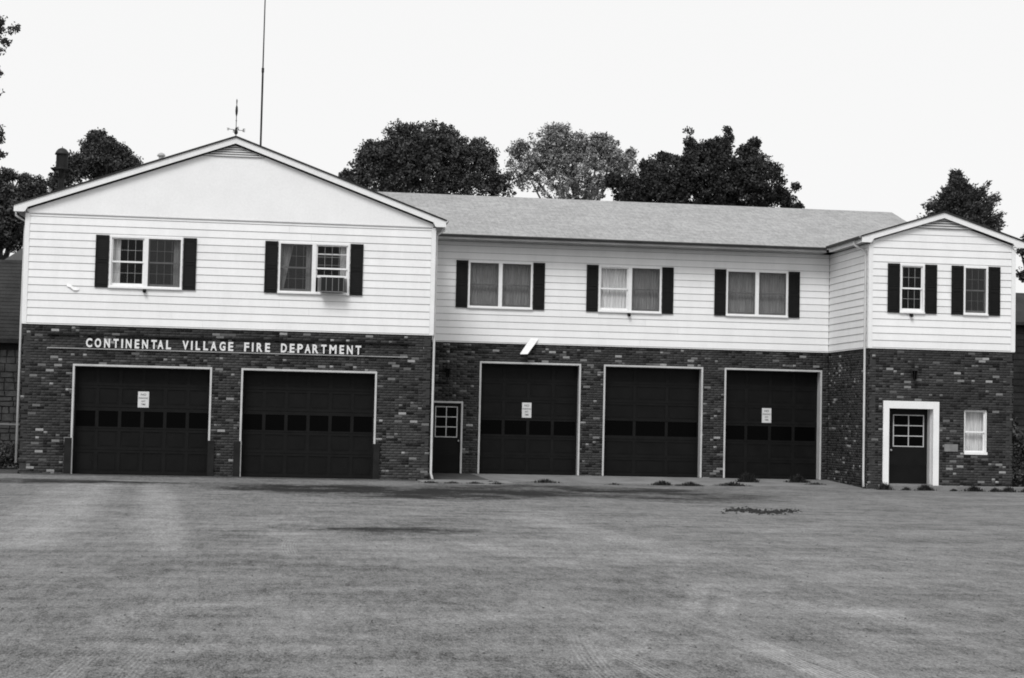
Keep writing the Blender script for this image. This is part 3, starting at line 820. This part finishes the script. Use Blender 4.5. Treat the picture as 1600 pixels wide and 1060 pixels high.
# ---- no parking signs
def parking_sign(x0, x1, z0, z1, y, label):
    t = thing('parking_sign', label, 'sign', 'no parking signs on the garage doors', ((x0 + x1) / 2, y, z0))
    off = Vector((-(x0 + x1) / 2, -y, -z0))
    m = MB(); m.box(x0, x1, y - .008, y, z0, z1); m.build('plate', 'sign_white', t).location = off
    c = (x0 + x1) / 2; H = z1 - z0
    for s, f0, f1, hw in (('NO', .74, .88, .07), ('PARKING', .53, .64, .125), ('ANY', .34, .45, .055), ('TIME', .14, .25, .06)):
        glyph(s, c - hw, c + hw, z0 + H * f0, z0 + H * f1, y - .008, .002, 'ink', t, 'lettering', .01).location = off


parking_sign(3.075, 3.37, 1.86, 2.295, .327, 'white no parking sign on the wide six-pane garage door farther from the entry door')
parking_sign(14.19, 14.475, 1.83, 2.285, YM + .327, 'white no parking sign on the four-pane garage door beside the small entry door')
parking_sign(21.68, 21.975, 1.84, 2.29, YM + .327, 'white no parking sign on the four-pane garage door beside the projecting wing')
m = MB(); m.box(25.985, 26.39, -.03, -.002, 1.12, 1.33); tag(m.build('wall_plaque', 'plaque'), 'small blank grey plaque on the brick between white-cased door and window', 'plaque')

# ---- air conditioner in the second wide window
ac = thing('air_conditioner', 'dark boxy air conditioner sitting in the raised double window', 'air conditioner', loc=(8.255, -.1, 5.155))
AO = Vector((-8.255, .1, -5.155))
m = MB(); m.box(7.93, 8.58, -.36, .08, 5.16, 5.545); m.build('case', 'ac_dark', ac).location = AO
for x in (7.93, 8.08, 8.25, 8.42, 8.555):
    m = MB(); m.box(x, x + .016, -.372, -.361, 5.17, 5.54); m.build('grille_bar', 'ac_grey', ac).location = AO
m = MB(); m.box(7.92, 8.59, -.375, -.30, 5.14, 5.159); m.build('bottom_rail', 'ac_grey', ac).location = AO
for a, b in ((7.86, 7.925), (8.585, 8.645)):
    m = MB(); m.box(a, b, -.01, .02, 5.16, 5.55); m.build('side_panel', 'ac_grey', ac).location = AO

# ---- wall lanterns
def lantern(x, Y, z, label):
    t = thing('wall_lantern', label, 'lamp', 'dark lanterns on the brick', (x, Y, z)); off = Vector((-x, -Y, -z))
    m = MB(); m.box(x - .05, x + .05, Y - .03, Y - .001, z - .02, z + .18); m.build('back_plate', 'iron', t).location = off
    m = MB(); m.tube([(x, Y - .03, z + .12), (x, Y - .10, z + .2), (x, Y - .17, z + .19)], .014, 6); m.build('arm', 'iron', t).location = off
    m = MB(); m.lathe(x, Y - .17, [(.02, z + .2), (.10, z + .13), (.105, z + .12)], 6); m.build('cap', 'iron', t).location = off
    m = MB(); m.lathe(x, Y - .17, [(.075, z + .118), (.05, z - .12)], 6); m.build('glass_body', 'glass_dark', t).location = off
    m = MB(); m.lathe(x, Y - .17, [(.055, z - .121), (.02, z - .16), (.008, z - .2)], 6); m.build('finial', 'iron', t).location = off
    m = MB()
    for k in range(6):
        a = k * math.pi / 3; m.tube([(x + .078 * math.cos(a), Y - .17 + .078 * math.sin(a), z + .118), (x + .053 * math.cos(a), Y - .17 + .053 * math.sin(a), z - .12)], .006, 4)
    m.build('cage', 'iron', t).location = off


lantern(11.86, YM, 3.12, 'dark wall lantern on the brick above the narrow dark entry door')
lantern(25.02, 0, 3.3, 'dark wall lantern on the brick above the white-cased entry door')
# ---- slanting white board over the first narrow door
t = thing('slanted_board', 'white board slanting down from the siding above a four-pane garage door', 'board', loc=(14.3, YM, 4.0)); off = -Vector((14.3, YM, 4.0))
m = MB(); m.prism([(14.35, YM - .05, 4.20), (14.59, YM - .05, 4.20), (14.235, YM - .30, 3.735), (14.01, YM - .30, 3.725)], (0, .035, .02)); m.build('board', 'trim_white', t).location = off
m = MB(); m.tube([(14.47, YM - .002, 4.0), (14.42, YM - .12, 3.98)], .02, 8); m.tube([(14.5, YM - .002, 4.12), (14.5, YM - .06, 4.15)], .02, 8); m.build('bracket', 'iron', t).location = off
# bent strip on the gabled block
m = MB(); pts = [at(104.5, 445, -.05), at(110, 447, -.075), at(114.5, 451, -.08), at(119, 451.6, -.07), at(123.5, 451.2, -.045)]
for a, b in zip(pts, pts[1:]):
    hh = .04
    m.add([(a[0], a[1], a[2] - hh), (b[0], b[1], b[2] - hh), (b[0], b[1] + .03, b[2] + hh), (a[0], a[1] + .03, a[2] + hh), (a[0], a[1] + .03, a[2] - hh), (b[0], b[1] + .03, b[2] - hh)], [(0, 1, 2, 3), (0, 4, 5, 1)])
part('bent_strip', m, 'trim_white')

# ---- weathervane
wv = thing('weathervane', 'dark iron weathervane with compass arms on the gable peak', 'weathervane', loc=(LC, .02, LZ)); off = -Vector((LC, .02, LZ))
X0, Y0 = LC - .01, .02
m = MB(); m.tube([(X0, Y0, LZ - .03), (X0, Y0, LZ + .83)], .011, 6); m.build('rod', 'iron', wv).location = off
m = MB(); m.lathe(X0, Y0, [(.01, LZ + .07), (.045, LZ + .10), (.055, LZ + .14), (.045, LZ + .18), (.02, LZ + .21), (.028, LZ + .24), (.012, LZ + .28)], 10); m.build('ball', 'iron', wv).location = off
m = MB(); m.lathe(X0, Y0, [(.01, LZ + .44), (.022, LZ + .46), (.01, LZ + .48)], 8); m.build('collar', 'iron', wv).location = off
m = MB(); m.tube([(X0 - .2, Y0 - .05, LZ + .215), (X0 + .2, Y0 + .05, LZ + .20)], .008, 5); m.tube([(X0 + .05, Y0 - .2, LZ + .215), (X0 - .05, Y0 + .2, LZ + .215)], .008, 5); m.build('compass_arms', 'iron', wv).location = off
for ch, dx, dy in (('W', -.215, -.05), ('E', .215, .05), ('S', .055, -.22), ('N', -.055, .22)):
    glyph(ch, X0 + dx - .033, X0 + dx + .033, LZ + .165, LZ + .255, Y0 + dy, .01, 'iron', wv, 'letter', .02).location = off
m = MB(); m.prism([(X0 - .006, Y0 - .3, LZ + .72), (X0 - .006, Y0 + .12, LZ + .60), (X0 - .006, Y0 + .3, LZ + .70), (X0 - .006, Y0 + .25, LZ + .86), (X0 - .006, Y0 - .1, LZ + .82)], (.012, 0, 0))
m.lathe(X0, Y0, [(.008, LZ + .57), (.03, LZ + .66), (.036, LZ + .74), (.03, LZ + .83), (.01, LZ + .90), (.014, LZ + .96), (.018, LZ + 1.02), (.004, LZ + 1.07)], 8); m.build('vane', 'iron', wv).location = off
# ---- radio mast on the roof behind the ridge
ms_ = thing('radio_mast', 'tall thin dark radio mast rising behind the gable roof', 'antenna', loc=(5.97, 12, 9.15)); off = -Vector((5.97, 12, 9.15))
m = MB(); m.tube([(5.97, 12, 9.0), (5.97, 12, 13.7)], .034, 8); m.build('lower_tube', 'iron', ms_).location = off
m = MB(); m.tube([(5.97, 12, 13.7), (5.98, 12, 18.6)], [.024, .016], 8); m.build('upper_tube', 'iron', ms_).location = off
m = MB(); m.lathe(5.97, 12, [(.045, 13.62), (.045, 13.78)], 8); m.build('coupling', 'iron', ms_).location = off
m = MB(); m.lathe(5.97, 12, [(.15, 9.05), (.15, 9.2), (.05, 9.24)], 8); m.build('base', 'iron', ms_).location = off
# ---- roof vent cap
p = at(252, 243, 1.1)
vc = thing('roof_vent', 'small pale round vent cap on the gable roof slope', 'vent', loc=(p[0], 1.1, 8.4)); off = -Vector((p[0], 1.1, 8.4))
zr = LE + (LZ - LE) / 5.845 * (5.845 - abs(p[0] - LC))
m = MB(); m.lathe(p[0], 1.1, [(.07, zr - .1), (.07, p[2] - .03)], 12); m.build('pipe', 'vent_metal', vc).location = off
m = MB(); m.lathe(p[0], 1.1, [(.11, p[2] - .03), (.115, p[2]), (.08, p[2] + .05), (.02, p[2] + .075)], 12); m.build('cap', 'vent_metal', vc, True).location = off
# ---- fire siren on a pole
sx, sy = at(96.5, 260, 12)[0], 12.
zz = lambda y: at(97, y, 12)[2]
sr = thing('fire_siren', 'dark domed fire siren on a pole behind the gable roof', 'siren', loc=(sx, sy, 0)); off = -Vector((sx, sy, 0))
m = MB(); m.tube([(sx, sy, 0), (sx, sy, zz(266))], [.13, .10], 10); m.build('pole', 'siren_dark', sr).location = off
m = MB(); m.lathe(sx, sy, [(.21, zz(264)), (.20, zz(262)), (.195, zz(243)), (.19, zz(241))], 16); m.build('drum', 'siren_dark', sr).location = off
m = MB(); m.lathe(sx, sy, [(.245, zz(242)), (.235, zz(240)), (.20, zz(237)), (.14, zz(233.6)), (.06, zz(231.8)), (.012, zz(231.4)), (.010, zz(229))], 16); m.build('dome', 'siren_dome', sr, True).location = off
m = MB(); m.box(sx - .33, sx + .33, sy - .3, sy + .3, zz(266), zz(264.3)); m.build('platform', 'siren_dark', sr).location = off
for dx, dy in ((-.28, 0), (.28, 0), (0, -.26), (0, .26)):
    m = MB(); m.tube([(sx + dx, sy + dy, zz(265.5)), (sx + dx * .3, sy + dy * .3, zz(280))], .025, 6); m.build('brace', 'siren_dark', sr).location = off

# ------------------------------------------------------------------ neighbours at both edges
# house beyond the gabled block: dark roof, fieldstone wall
HY = 16.
hz = lambda y: at(18, y, HY)[2]
hx = at(46, 500, HY)[0]
hs = thing('stone_house', 'dark-roofed house with fieldstone wall beyond the gabled block', 'house', loc=(hx - 4, HY, 0)); off = -Vector((hx - 4, HY, 0))
zE, zR = hz(531), at(18, 407, HY + 4)[2]
m = MB(); m.box(hx - 9, hx - .1, HY + .35, HY + 7.5, 0, zE - .05); m.build('wall', 'house_wall', hs).location = off
m = MB(); m.prism([(hx - 9.4, HY, zE), (hx + .2, HY, zE), (hx + .2, HY + 4, zR), (hx - 9.4, HY + 4, zR)], (0, 0, -.12)); ro = m.build('roof', 'house_roof', hs); ro.location = off
for k in range(22):                                   # shingle courses on the roof
    f0, f1 = k / 22, (k + 1) / 22; m = MB(); y0, y1 = HY + 4 * f0, HY + 4 * f1; z0, z1 = zE + (zR - zE) * f0, zE + (zR - zE) * f1
    m.add([(hx - 9.4, y0, z0 + .035), (hx + .2, y0, z0 + .035), (hx + .2, y1, z1 + .012), (hx - 9.4, y1, z1 + .012), (hx - 9.4, y0, z0 + .002), (hx + .2, y0, z0 + .002)], [(0, 1, 2, 3), (4, 5, 1, 0)]); m.build('shingle_course', 'house_roof', ro)
m = MB(); m.prism([(hx - 9.4, HY + 4, zR), (hx + .2, HY + 4, zR), (hx + .2, HY + 8, zE), (hx - 9.4, HY + 8, zE)], (0, 0, -.12)); m.build('roof', 'house_roof', hs).location = off
p0, p1, p2 = at(7, 406, HY + 4.2), at(40, 385, HY + 4.2), at(40, 407, HY + 4.2)
m = MB(); m.prism([p0, (p2[0] + 1.2, p2[1], p0[2]), (p2[0] + 1.2, p2[1], p1[2] + .4), p1], (0, .15, 0)); m.build('gable', 'house_gable', hs).location = off
rnd = random.Random(5); z = hz(664)
sw = MB(); sw.box(hx - 2.6, hx - .12, HY + .30, HY + .349, 0, hz(548)); so_ = sw.build('stone_facing', 'mortar', hs); so_.location = off
z = .1
while z < hz(552):
    h = rnd.uniform(.16, .3); x = hx - 2.6
    while x < hx - .2:
        wd = rnd.uniform(.22, .5); b = min(x + wd, hx - .14)
        if b - x > .1:
            m = MB(); c = [(x + .01 + rnd.uniform(0, .03), z + rnd.uniform(0, .03)), (b - rnd.uniform(.015, .04), z + rnd.uniform(0, .03)), (b - rnd.uniform(.015, .05), z + h - rnd.uniform(.01, .04)), (x + rnd.uniform(.015, .05), z + h - rnd.uniform(.01, .04))]
            y = HY + .27 - rnd.uniform(0, .03); m.add([(a, y, q_) for a, q_ in c] + [(a + (x + b - 2 * a) * -.08, HY + .305, q_) for a, q_ in c], [(0, 1, 2, 3), (0, 4, 5, 1), (1, 5, 6, 2), (2, 6, 7, 3), (3, 7, 4, 0)]); m.build('stone', 'stone', so_)
        x = b if b >= hx - .2 else x + wd
    z += h
rl = thing('rail_fence', 'single grey rail on posts beside the gabled block', 'fence', loc=(-1.5, 6, 0)); off = -Vector((-1.5, 6, 0))
rz = at(15, 663, 6)[2]
m = MB(); m.tube([(-6, 6, rz + .0), (-.35, 6, rz - .02)], .035, 8); m.build('rail', 'rail_grey', rl).location = off
for x in (-5.2, -2.9, -.5):
    m = MB(); m.box(x - .05, x + .05, 5.96, 6.04, 0, rz - .01); m.build('post', 'house_wall', rl).location = off
# dark building beyond the projecting wing
rx = at(1584, 500, 14)[0]; zt = at(1592, 452, 14)[2]
dh = thing('dark_outbuilding', 'dark clapboard outbuilding seen past the end of the projecting wing', 'building', loc=(rx + 4, 14, 0)); off = -Vector((rx + 4, 14, 0))
m = MB(); m.box(rx - .6, rx + 8, 14.2, 20, 0, zt - 1.2); wl_ = m.build('wall', 'house_wall', dh); wl_.location = off
k = 0
while k * .25 < zt - 1.45:
    m = MB(); m.add([(rx - .6, 14.16, .25 * k), (rx + 8, 14.16, .25 * k), (rx + 8, 14.185, .25 * k + .25), (rx - .6, 14.185, .25 * k + .25), (rx - .6, 14.199, .25 * k), (rx + 8, 14.199, .25 * k)], [(0, 1, 2, 3), (4, 5, 1, 0)]); m.build('clapboard', 'house_wall', wl_); k += 1
m = MB(); m.prism([(rx - .9, 13.9, zt - 1.25), (rx + 8.3, 13.9, zt - 1.25), (rx + 8.3, 17, zt + .12), (rx - .9, 17, zt + .12)], (0, 0, -.12)); m.build('roof', 'house_roof', dh).location = off
m = MB(); m.prism([(rx - .9, 17, zt + .12), (rx + 8.3, 17, zt + .12), (rx + 8.3, 20.3, zt - 1.25), (rx - .9, 20.3, zt - 1.25)], (0, 0, -.12)); m.build('roof', 'house_roof', dh).location = off


# ------------------------------------------------------------------ trees
def leaves(centres, radii, per, size, flat=.8, rng=RNG, tone_shift=None):
    """leaf quads in clumps; returns verts, quads, tone"""
    C = np.repeat(centres, per, 0); Rr = np.repeat(radii, per)
    n = len(C); d = rng.normal(size=(n, 3)); d /= np.linalg.norm(d, axis=1)[:, None]
    r = rng.random(n) ** .5
    P = C + d * (r * Rr)[:, None] * np.array([1, 1, flat])
    u = rng.normal(size=(n, 3)); u /= np.linalg.norm(u, axis=1)[:, None]
    v = np.cross(u, rng.normal(size=(n, 3))); v /= np.linalg.norm(v, axis=1)[:, None]
    s = size * rng.uniform(.6, 1.3, n)[:, None]
    a, b = u * s, v * s * .62
    V = np.stack([P - a, P + b * .9 - a * .1, P + a, P - b * .9 - a * .1], 1).reshape(-1, 3)
    Q = np.arange(4 * n).reshape(-1, 4)
    t = np.clip(np.repeat(rng.random(len(centres)) ** 1.6, per) * .7 + rng.random(n) ** 2 * .5, 0, 1)
    return V, Q, t


def make_tree(name, label, blobs, Y, mat, base, clump=.55, nclump=260, per=70, leaf=.13, depth=.8, trunk=.28, bark='bark', group=None, limbs=9, fill=.55, seed=1, lean=0, thin=None):
    """blobs: (px, py, radius px) outline of the crown at depth Y; base: ground x of the trunk"""
    rng = np.random.default_rng(seed); rnd = random.Random(seed)
    B = []
    for x, y, r in blobs:
        c = at(x, y, Y); B.append((c[0], Y, c[2], r * (Y - CAM[1]) / F))
    B = np.array(B); wgt = B[:, 3] ** 2; wgt /= wgt.sum()
    k = rng.choice(len(B), nclump, p=wgt); d = rng.normal(size=(nclump, 3)); d /= np.linalg.norm(d, axis=1)[:, None]
    rr = np.where(rng.random(nclump) < fill, rng.uniform(.72, 1., nclump), rng.random(nclump) ** .5 * .8)
    cr = clump * rng.uniform(.55, 1.25, nclump)
    C = B[k, :3] + d * (np.maximum(B[k, 3] - cr * .75, .05) * rr)[:, None] * np.array([1, depth, 1])
    C[:, 2] = np.maximum(C[:, 2], 1.2)
    if thin:
        zc = at(blobs[0][0], thin[0], Y)[2]; keep = (C[:, 2] > zc) | (rng.random(nclump) < thin[1]); C = C[keep]; cr = cr[keep]
    V, Q, t = leaves(C, cr, per, leaf, .85, rng)
    o = thing(name, label, 'tree', group, (base, Y, 0)); off = -Vector((base, Y, 0))
    link('crown', fast_mesh('crown', V, Q, mat, t), o).location = off
    cx = float((B[:, 0] * wgt).sum()); zlo = float((B[:, 2] - B[:, 3]).min()); zhi = float((B[:, 2] + B[:, 3]).max())
    m = MB(); zt = zhi - .25 * (zhi - zlo)
    path = [(base, Y, -.1), (base + .03, Y, .6), (base * .7 + cx * .3 + lean, Y + .1, zlo * .6 + .6), (cx * .75 + base * .25, Y, (zlo + zt) / 2), (cx, Y, zt)]
    m.tube(path, [trunk * 1.35, trunk, trunk * .8, trunk * .45, trunk * .12], 9); m.build('trunk', bark, o, True).location = off
    ends = sorted(range(len(B)), key=lambda i: -B[i, 3])
    for i in range(limbs):
        b = B[ends[i % len(B)]]; j = rnd.uniform(.25, .75); s = Vector(path[2]).lerp(Vector(path[4]), j)
        e = Vector((b[0] + rnd.uniform(-.5, .5) * b[3], b[1] + rnd.uniform(-.5, .5) * b[3] * depth, b[2] + rnd.uniform(-.1, .7) * b[3]))
        mid = s.lerp(e, .5) + Vector((rnd.uniform(-.3, .3), rnd.uniform(-.3, .3), rnd.uniform(-.1, .4)))
        m = MB(); m.tube([s, mid, e], [trunk * .38, trunk * .24, trunk * .08], 6); m.build('limb', bark, o, True).location = off
    return o


make_tree('broadleaf_tree', 'dense domed dark tree behind the long roof where it meets the gabled block', [(665, 262, 80), (600, 272, 60), (738, 275, 58), (556, 284, 32), (690, 234, 52), (632, 234, 51), (778, 292, 32), (585, 247, 38), (748, 246, 36), (540, 275, 14)], 30, 'leaf_dark', 13.6, nclump=2300, per=34, clump=.28, leaf=.065, seed=3, group='trees behind the station', fill=.45, thin=(250, .72), limbs=10)
make_tree('broadleaf_tree', 'airy paler tree behind the long roof between two dark trees', [(865, 242, 54), (940, 252, 50), (825, 266, 42), (975, 262, 32), (895, 288, 66), (870, 214, 30), (938, 226, 27), (810, 235, 22), (905, 224, 24), (985, 240, 14)], 36, 'leaf_pale', 22., nclump=1500, per=26, clump=.27, leaf=.065, thin=(255, .7), fill=.4, seed=4, group='trees behind the station', bark='bark_pale', limbs=18, trunk=.24)
make_tree('broadleaf_tree', 'very dark tree with rounded leaf tufts behind the long roof nearest the projecting wing', [(1110, 278, 66), (1040, 288, 58), (1178, 288, 56), (1120, 240, 32), (1172, 242, 26), (1085, 244, 24), (1225, 312, 22), (985, 302, 34), (957, 283, 16), (1076, 206, 4), (1078, 222, 9), (1180, 222, 12), (1138, 218, 9), (1243, 292, 7), (1247, 322, 8), (1010, 262, 14), (1035, 245, 9), (1137, 204, 4)], 26, 'leaf_black', 27., nclump=1900, per=40, clump=.27, leaf=.065, seed=5, group='trees behind the station', fill=.65)
make_tree('broadleaf_tree', 'small dark tree behind the siren and gable roof', [(150, 248, 42), (182, 256, 36), (112, 264, 30), (207, 258, 20), (153, 215, 18), (172, 222, 12), (90, 285, 22)], 34, 'leaf_dark', -1.2, nclump=900, per=36, clump=.28, leaf=.065, fill=.4, seed=6, group='trees behind the station')
def make_cedar(label, bx, Y, pts, mat, seed):
    """pointed evergreen; pts: (py, left reach px, right reach px) down the stem at px 1494"""
    rng = np.random.default_rng(seed); sc = (Y - CAM[1]) / F
    o = thing('cedar_tree', label, 'tree', None, (bx, Y, 0)); off = -Vector((bx, Y, 0))
    top = at(1494, 264, Y); m = MB(); m.tube([(bx, Y, -.1), (bx, Y, 5), (top[0], Y, top[2] - 1.2), (top[0], Y, top[2])], [.26, .18, .05, .01], 8); m.build('trunk', 'bark', o, True).location = off
    V = []; T = []
    ys = np.array([p[0] for p in pts]); lf = np.array([p[1] for p in pts]); rt = np.array([p[2] for p in pts])
    for k in range(330):
        py = rng.uniform(268, 430); z0 = at(1494, py + 6, Y)[2]; a = rng.uniform(0, 2 * math.pi); c = math.cos(a)
        reach = (np.interp(py, ys, rt) if c > 0 else np.interp(py, ys, lf)) * sc * rng.uniform(.7, 1.08)
        reach = max(reach, .15); d = np.array([c, math.sin(a) * .8, rng.uniform(.25, .75)]); L = reach
        n = int(16 + 26 * L); f = rng.random(n) ** .75
        base = np.array([top[0] + (bx - top[0]) * .0, Y, z0])
        P = base + d * (f * L)[:, None] + rng.normal(size=(n, 3)) * (.05 + .07 * L * (1 - f))[:, None]
        for q_ in range(5):
            u = d + rng.normal(size=(n, 3)) * .55; u /= np.linalg.norm(u, axis=1)[:, None]; v = np.cross(u, rng.normal(size=(n, 3))); v /= np.linalg.norm(v, axis=1)[:, None]
            p_ = P + rng.normal(size=(n, 3)) * .05; s_ = rng.uniform(.05, .11, n)[:, None]
            V.append(np.stack([p_ - u * s_ * .4, p_ + v * s_ * .35, p_ + u * s_, p_ - v * s_ * .35], 1).reshape(-1, 3)); T.append(np.clip(rng.random() ** 1.5 * .6 + rng.random(n) * .4, 0, 1))
    V = np.concatenate(V); T = np.concatenate(T); link('crown', fast_mesh('crown', V, np.arange(len(V)).reshape(-1, 4), mat, T), o).location = off


make_cedar('ragged pointed evergreen rising behind the projecting wing', at(1500, 500, 22)[0], 22, [(264, 3, 3), (285, 12, 14), (300, 20, 30), (315, 34, 34), (325, 46, 62), (340, 52, 82), (360, 58, 76), (430, 60, 80)], 'leaf_cedar', 7)
make_tree('broadleaf_tree', 'dark leafy tree mass beyond the stone house', [(15, 325, 48), (55, 298, 26), (-20, 345, 60), (12, 275, 16), (-40, 300, 50), (30, 365, 35), (38, 280, 12)], 34, 'leaf_dark', -6., nclump=1500, per=36, clump=.32, leaf=.07, seed=8)
make_tree('broadleaf_tree', 'tall tree with loose leafy branches standing clear beside the gabled block', [(2, 45, 16), (22, 46, 11), (8, 68, 10), (-2, 35, 14), (-8, 112, 16), (-10, 150, 18), (-6, 212, 20), (-4, 240, 14), (-60, 60, 60), (-70, 140, 60), (-60, 220, 55), (-110, 100, 70), (-120, 200, 70), (0, 80, 7)], 10, 'leaf_mid', -6.2, nclump=1100, per=30, clump=.2, leaf=.055, seed=9, depth=.9)
make_tree('broadleaf_tree', 'dark tree beyond the dark outbuilding', [(1612, 372, 20), (1598, 392, 9), (1604, 432, 12), (1630, 410, 40), (1592, 428, 5), (1650, 350, 40)], 30, 'leaf_dark', 43.2, nclump=240, per=40, clump=.32, leaf=.08, seed=10)


def make_shrub(name, label, x, y, r, h, seed, mat='leaf_dark', group=None, n=60, per=50, leaf=.05):
    rng = np.random.default_rng(seed); d = rng.normal(size=(n, 3)); d /= np.linalg.norm(d, axis=1)[:, None]
    C = np.array([x, y, h * .5]) + d * rng.random(n)[:, None] ** .4 * np.array([r, r * .7, h * .42])
    V, Q, t = leaves(C, np.full(n, r * .26), per, leaf, .9, rng); V[:, 2] = np.maximum(V[:, 2], .02)
    o = thing(name, label, 'shrub', group, (x, y, 0)); off = -Vector((x, y, 0))
    link('foliage', fast_mesh('foliage', V, Q, mat, t), o).location = off
    m = MB()
    for k in range(4): m.tube([(x, y, -.02), (x + rng.uniform(-.4, .4) * r, y + rng.uniform(-.3, .3) * r, h * .7)], [.02, .008], 5)
    m.build('stems', 'bark', o).location = off


make_shrub('shrub', 'low dark shrub against the outer end of the projecting wing', 28.75, 1.2, .55, 1.0, 21)
make_shrub('shrub', 'tall dark shrub before the dark outbuilding', 31.2, 7.5, 1.1, 2.3, 22, n=110, leaf=.07)
make_shrub('shrub', 'dark scrub at the foot of the rail fence', -1.3, 4.2, .9, .8, 23, n=90)
make_shrub('shrub', 'dark scrub under the stone wall of the house', -3.4, 9, 1.4, 1.2, 24, n=110, leaf=.07)


# ------------------------------------------------------------------ weeds, debris, pebbles
def weed(x, y, wd, h, n, seed, label, z=0., group=None):
    rng = np.random.default_rng(seed); V = []; Q = []
    for k in range(n):
        bx = x + rng.normal() * wd * .33; by = y + rng.normal() * .06; a = rng.uniform(0, 6.28); L = h * rng.uniform(.35, 1.) * (1.15 - min(1, abs(bx - x) / wd)); out = rng.uniform(.1, .8) * L
        dx, dy = math.cos(a), math.sin(a); w_ = rng.uniform(.005, .012); px, py = -dy * w_, dx * w_; i = len(V)
        V += [(bx - px, by - py, z - .01), (bx + px, by + py, z - .01), (bx + dx * out * .45 + px, by + dy * out * .45 + py, z + L * .65), (bx + dx * out * .45 - px, by + dy * out * .45 - py, z + L * .65),
              (bx + dx * out + px * .3, by + dy * out + py * .3, z + L), (bx + dx * out - px * .3, by + dy * out - py * .3, z + L)]
        Q += [(i, i + 1, i + 2, i + 3), (i + 3, i + 2, i + 4, i + 5)]
    o = link('weed_tuft', fast_mesh('weed_tuft', V, Q, 'weed', np.random.default_rng(seed).random(len(Q)))); tag(o, label, 'weeds', group)


ga = 'weeds along the apron edge'; gw = 'weeds along the concrete walk'
for i, (x, y, wd, h, n, lab) in enumerate(((770, 755, .3, .07, 90, 'low dark weeds at the apron edge nearest the small concrete pad'),
        (852, 755, .42, .12, 160, 'dark weeds at the apron edge before the four-pane door by the small entry door'),
        (960, 758, .25, .06, 60, 'sparse weeds at the apron edge before the brick pier beside the three-pane door'),
        (1035, 759, .34, .15, 200, 'dark weed clump at the apron edge before the three-pane door'), (1078, 760, .42, .13, 200, 'dark weed clump at the apron edge before the three-pane door'),
        (1145, 760, .5, .13, 220, 'low spreading weeds at the apron edge before the four-pane door by the wing'), (1168, 757, .36, .34, 420, 'tall dark weed clump at the apron edge before the four-pane door by the wing'),
        (1246, 758, .42, .30, 330, 'tall dark weeds on the apron close to the projecting wing'), (1275, 760, .5, .12, 160, 'low weeds trailing along the apron towards the projecting wing'))):
    p = onground(x, y); weed(p[0], max(p[1], -1.6), wd * 1.35, h, int(n * 1.5), 140 + i, lab, .0, ga)
for i, (x, wd, h, lab) in enumerate(((23.95, .22, .2, 'dark weeds at the foot of the wing downspout'), (24.6, .12, .08, 'small weed below the white-cased door'), (25.15, .25, .17, 'dark weed clump below the white-cased door casing'),
        (26.0, .1, .06, 'tiny weed at the walk edge below the plaque'), (26.6, .3, .15, 'spreading weeds at the walk edge below the small window'), (27.25, .16, .11, 'weed tuft at the walk edge below the small window frame'),
        (27.65, .2, .14, 'weeds at the walk edge below the end of the wing'), (28.2, .2, .12, 'weeds at the walk edge just past the wing corner'), (28.7, .2, .14, 'weeds at the walk edge before the low dark shrub'))):
    weed(x, -.70, wd * 1.5, h * 1.2, 220, 60 + i, lab, 0., gw)
for i, x in enumerate((11.0, 11.6, 12.2, 12.8)): weed(x, -1.42, .35, .07, 110, 80 + i, 'low dark weeds along the small concrete pad', 0., 'weeds along the pad')


def lumps(name, pts, sizes, mat, seed):
    rng = np.random.default_rng(seed); base = np.array([(1, 0, 0), (0, 1, 0), (-1, 0, 0), (0, -1, 0), (0, 0, .7), (.6, .6, -.3)])
    V = []; Q = []
    for p, s in zip(pts, sizes):
        k = len(V); b = base * rng.uniform(.6, 1.2, base.shape) * s; V += [tuple(p + q_) for q_ in b]
        Q += [(k, k + 1, k + 4, k + 4), (k + 1, k + 2, k + 4, k + 4), (k + 2, k + 3, k + 4, k + 4), (k + 3, k, k + 4, k + 4)]
    me = bpy.data.meshes.new(name); me.from_pydata(V, [], [f[:3] for f in Q]); me.materials.append(M[mat]); return link(name, me)


rng = np.random.default_rng(77); pts = []; sz = []
for k in range(520):
    x = 1190 + rng.uniform(-66, 66) * rng.random() ** .3; y = 800 + rng.normal() * 1.6 + (x - 1190) * .02 + 1.5 * math.sin(x * .08); p = onground(x, y); pts.append(np.array([p[0], p[1], .006])); sz.append(rng.uniform(.010, .042))
tag(lumps('dirt_clods', pts, sz, 'soil', 1), 'ragged line of dark dirt clods on the gravel yard', 'dirt', kind='stuff')
pts = []; sz = []
for k in range(2600):
    y = -37 + 36 * rng.random() ** 1.6; x = 7 + (y + 46.8) * .13 + rng.uniform(-.34, .34) * (y + 46.8); pts.append(np.array([x, y, .006])); sz.append(.005 + .013 * rng.random() ** 5)
tag(lumps('pebbles', pts, sz, 'concrete_dark', 2), 'loose pebbles scattered over the gravel yard', 'pebbles', kind='stuff')
print('bricks', brick_n, 'objects', len(bpy.data.objects))
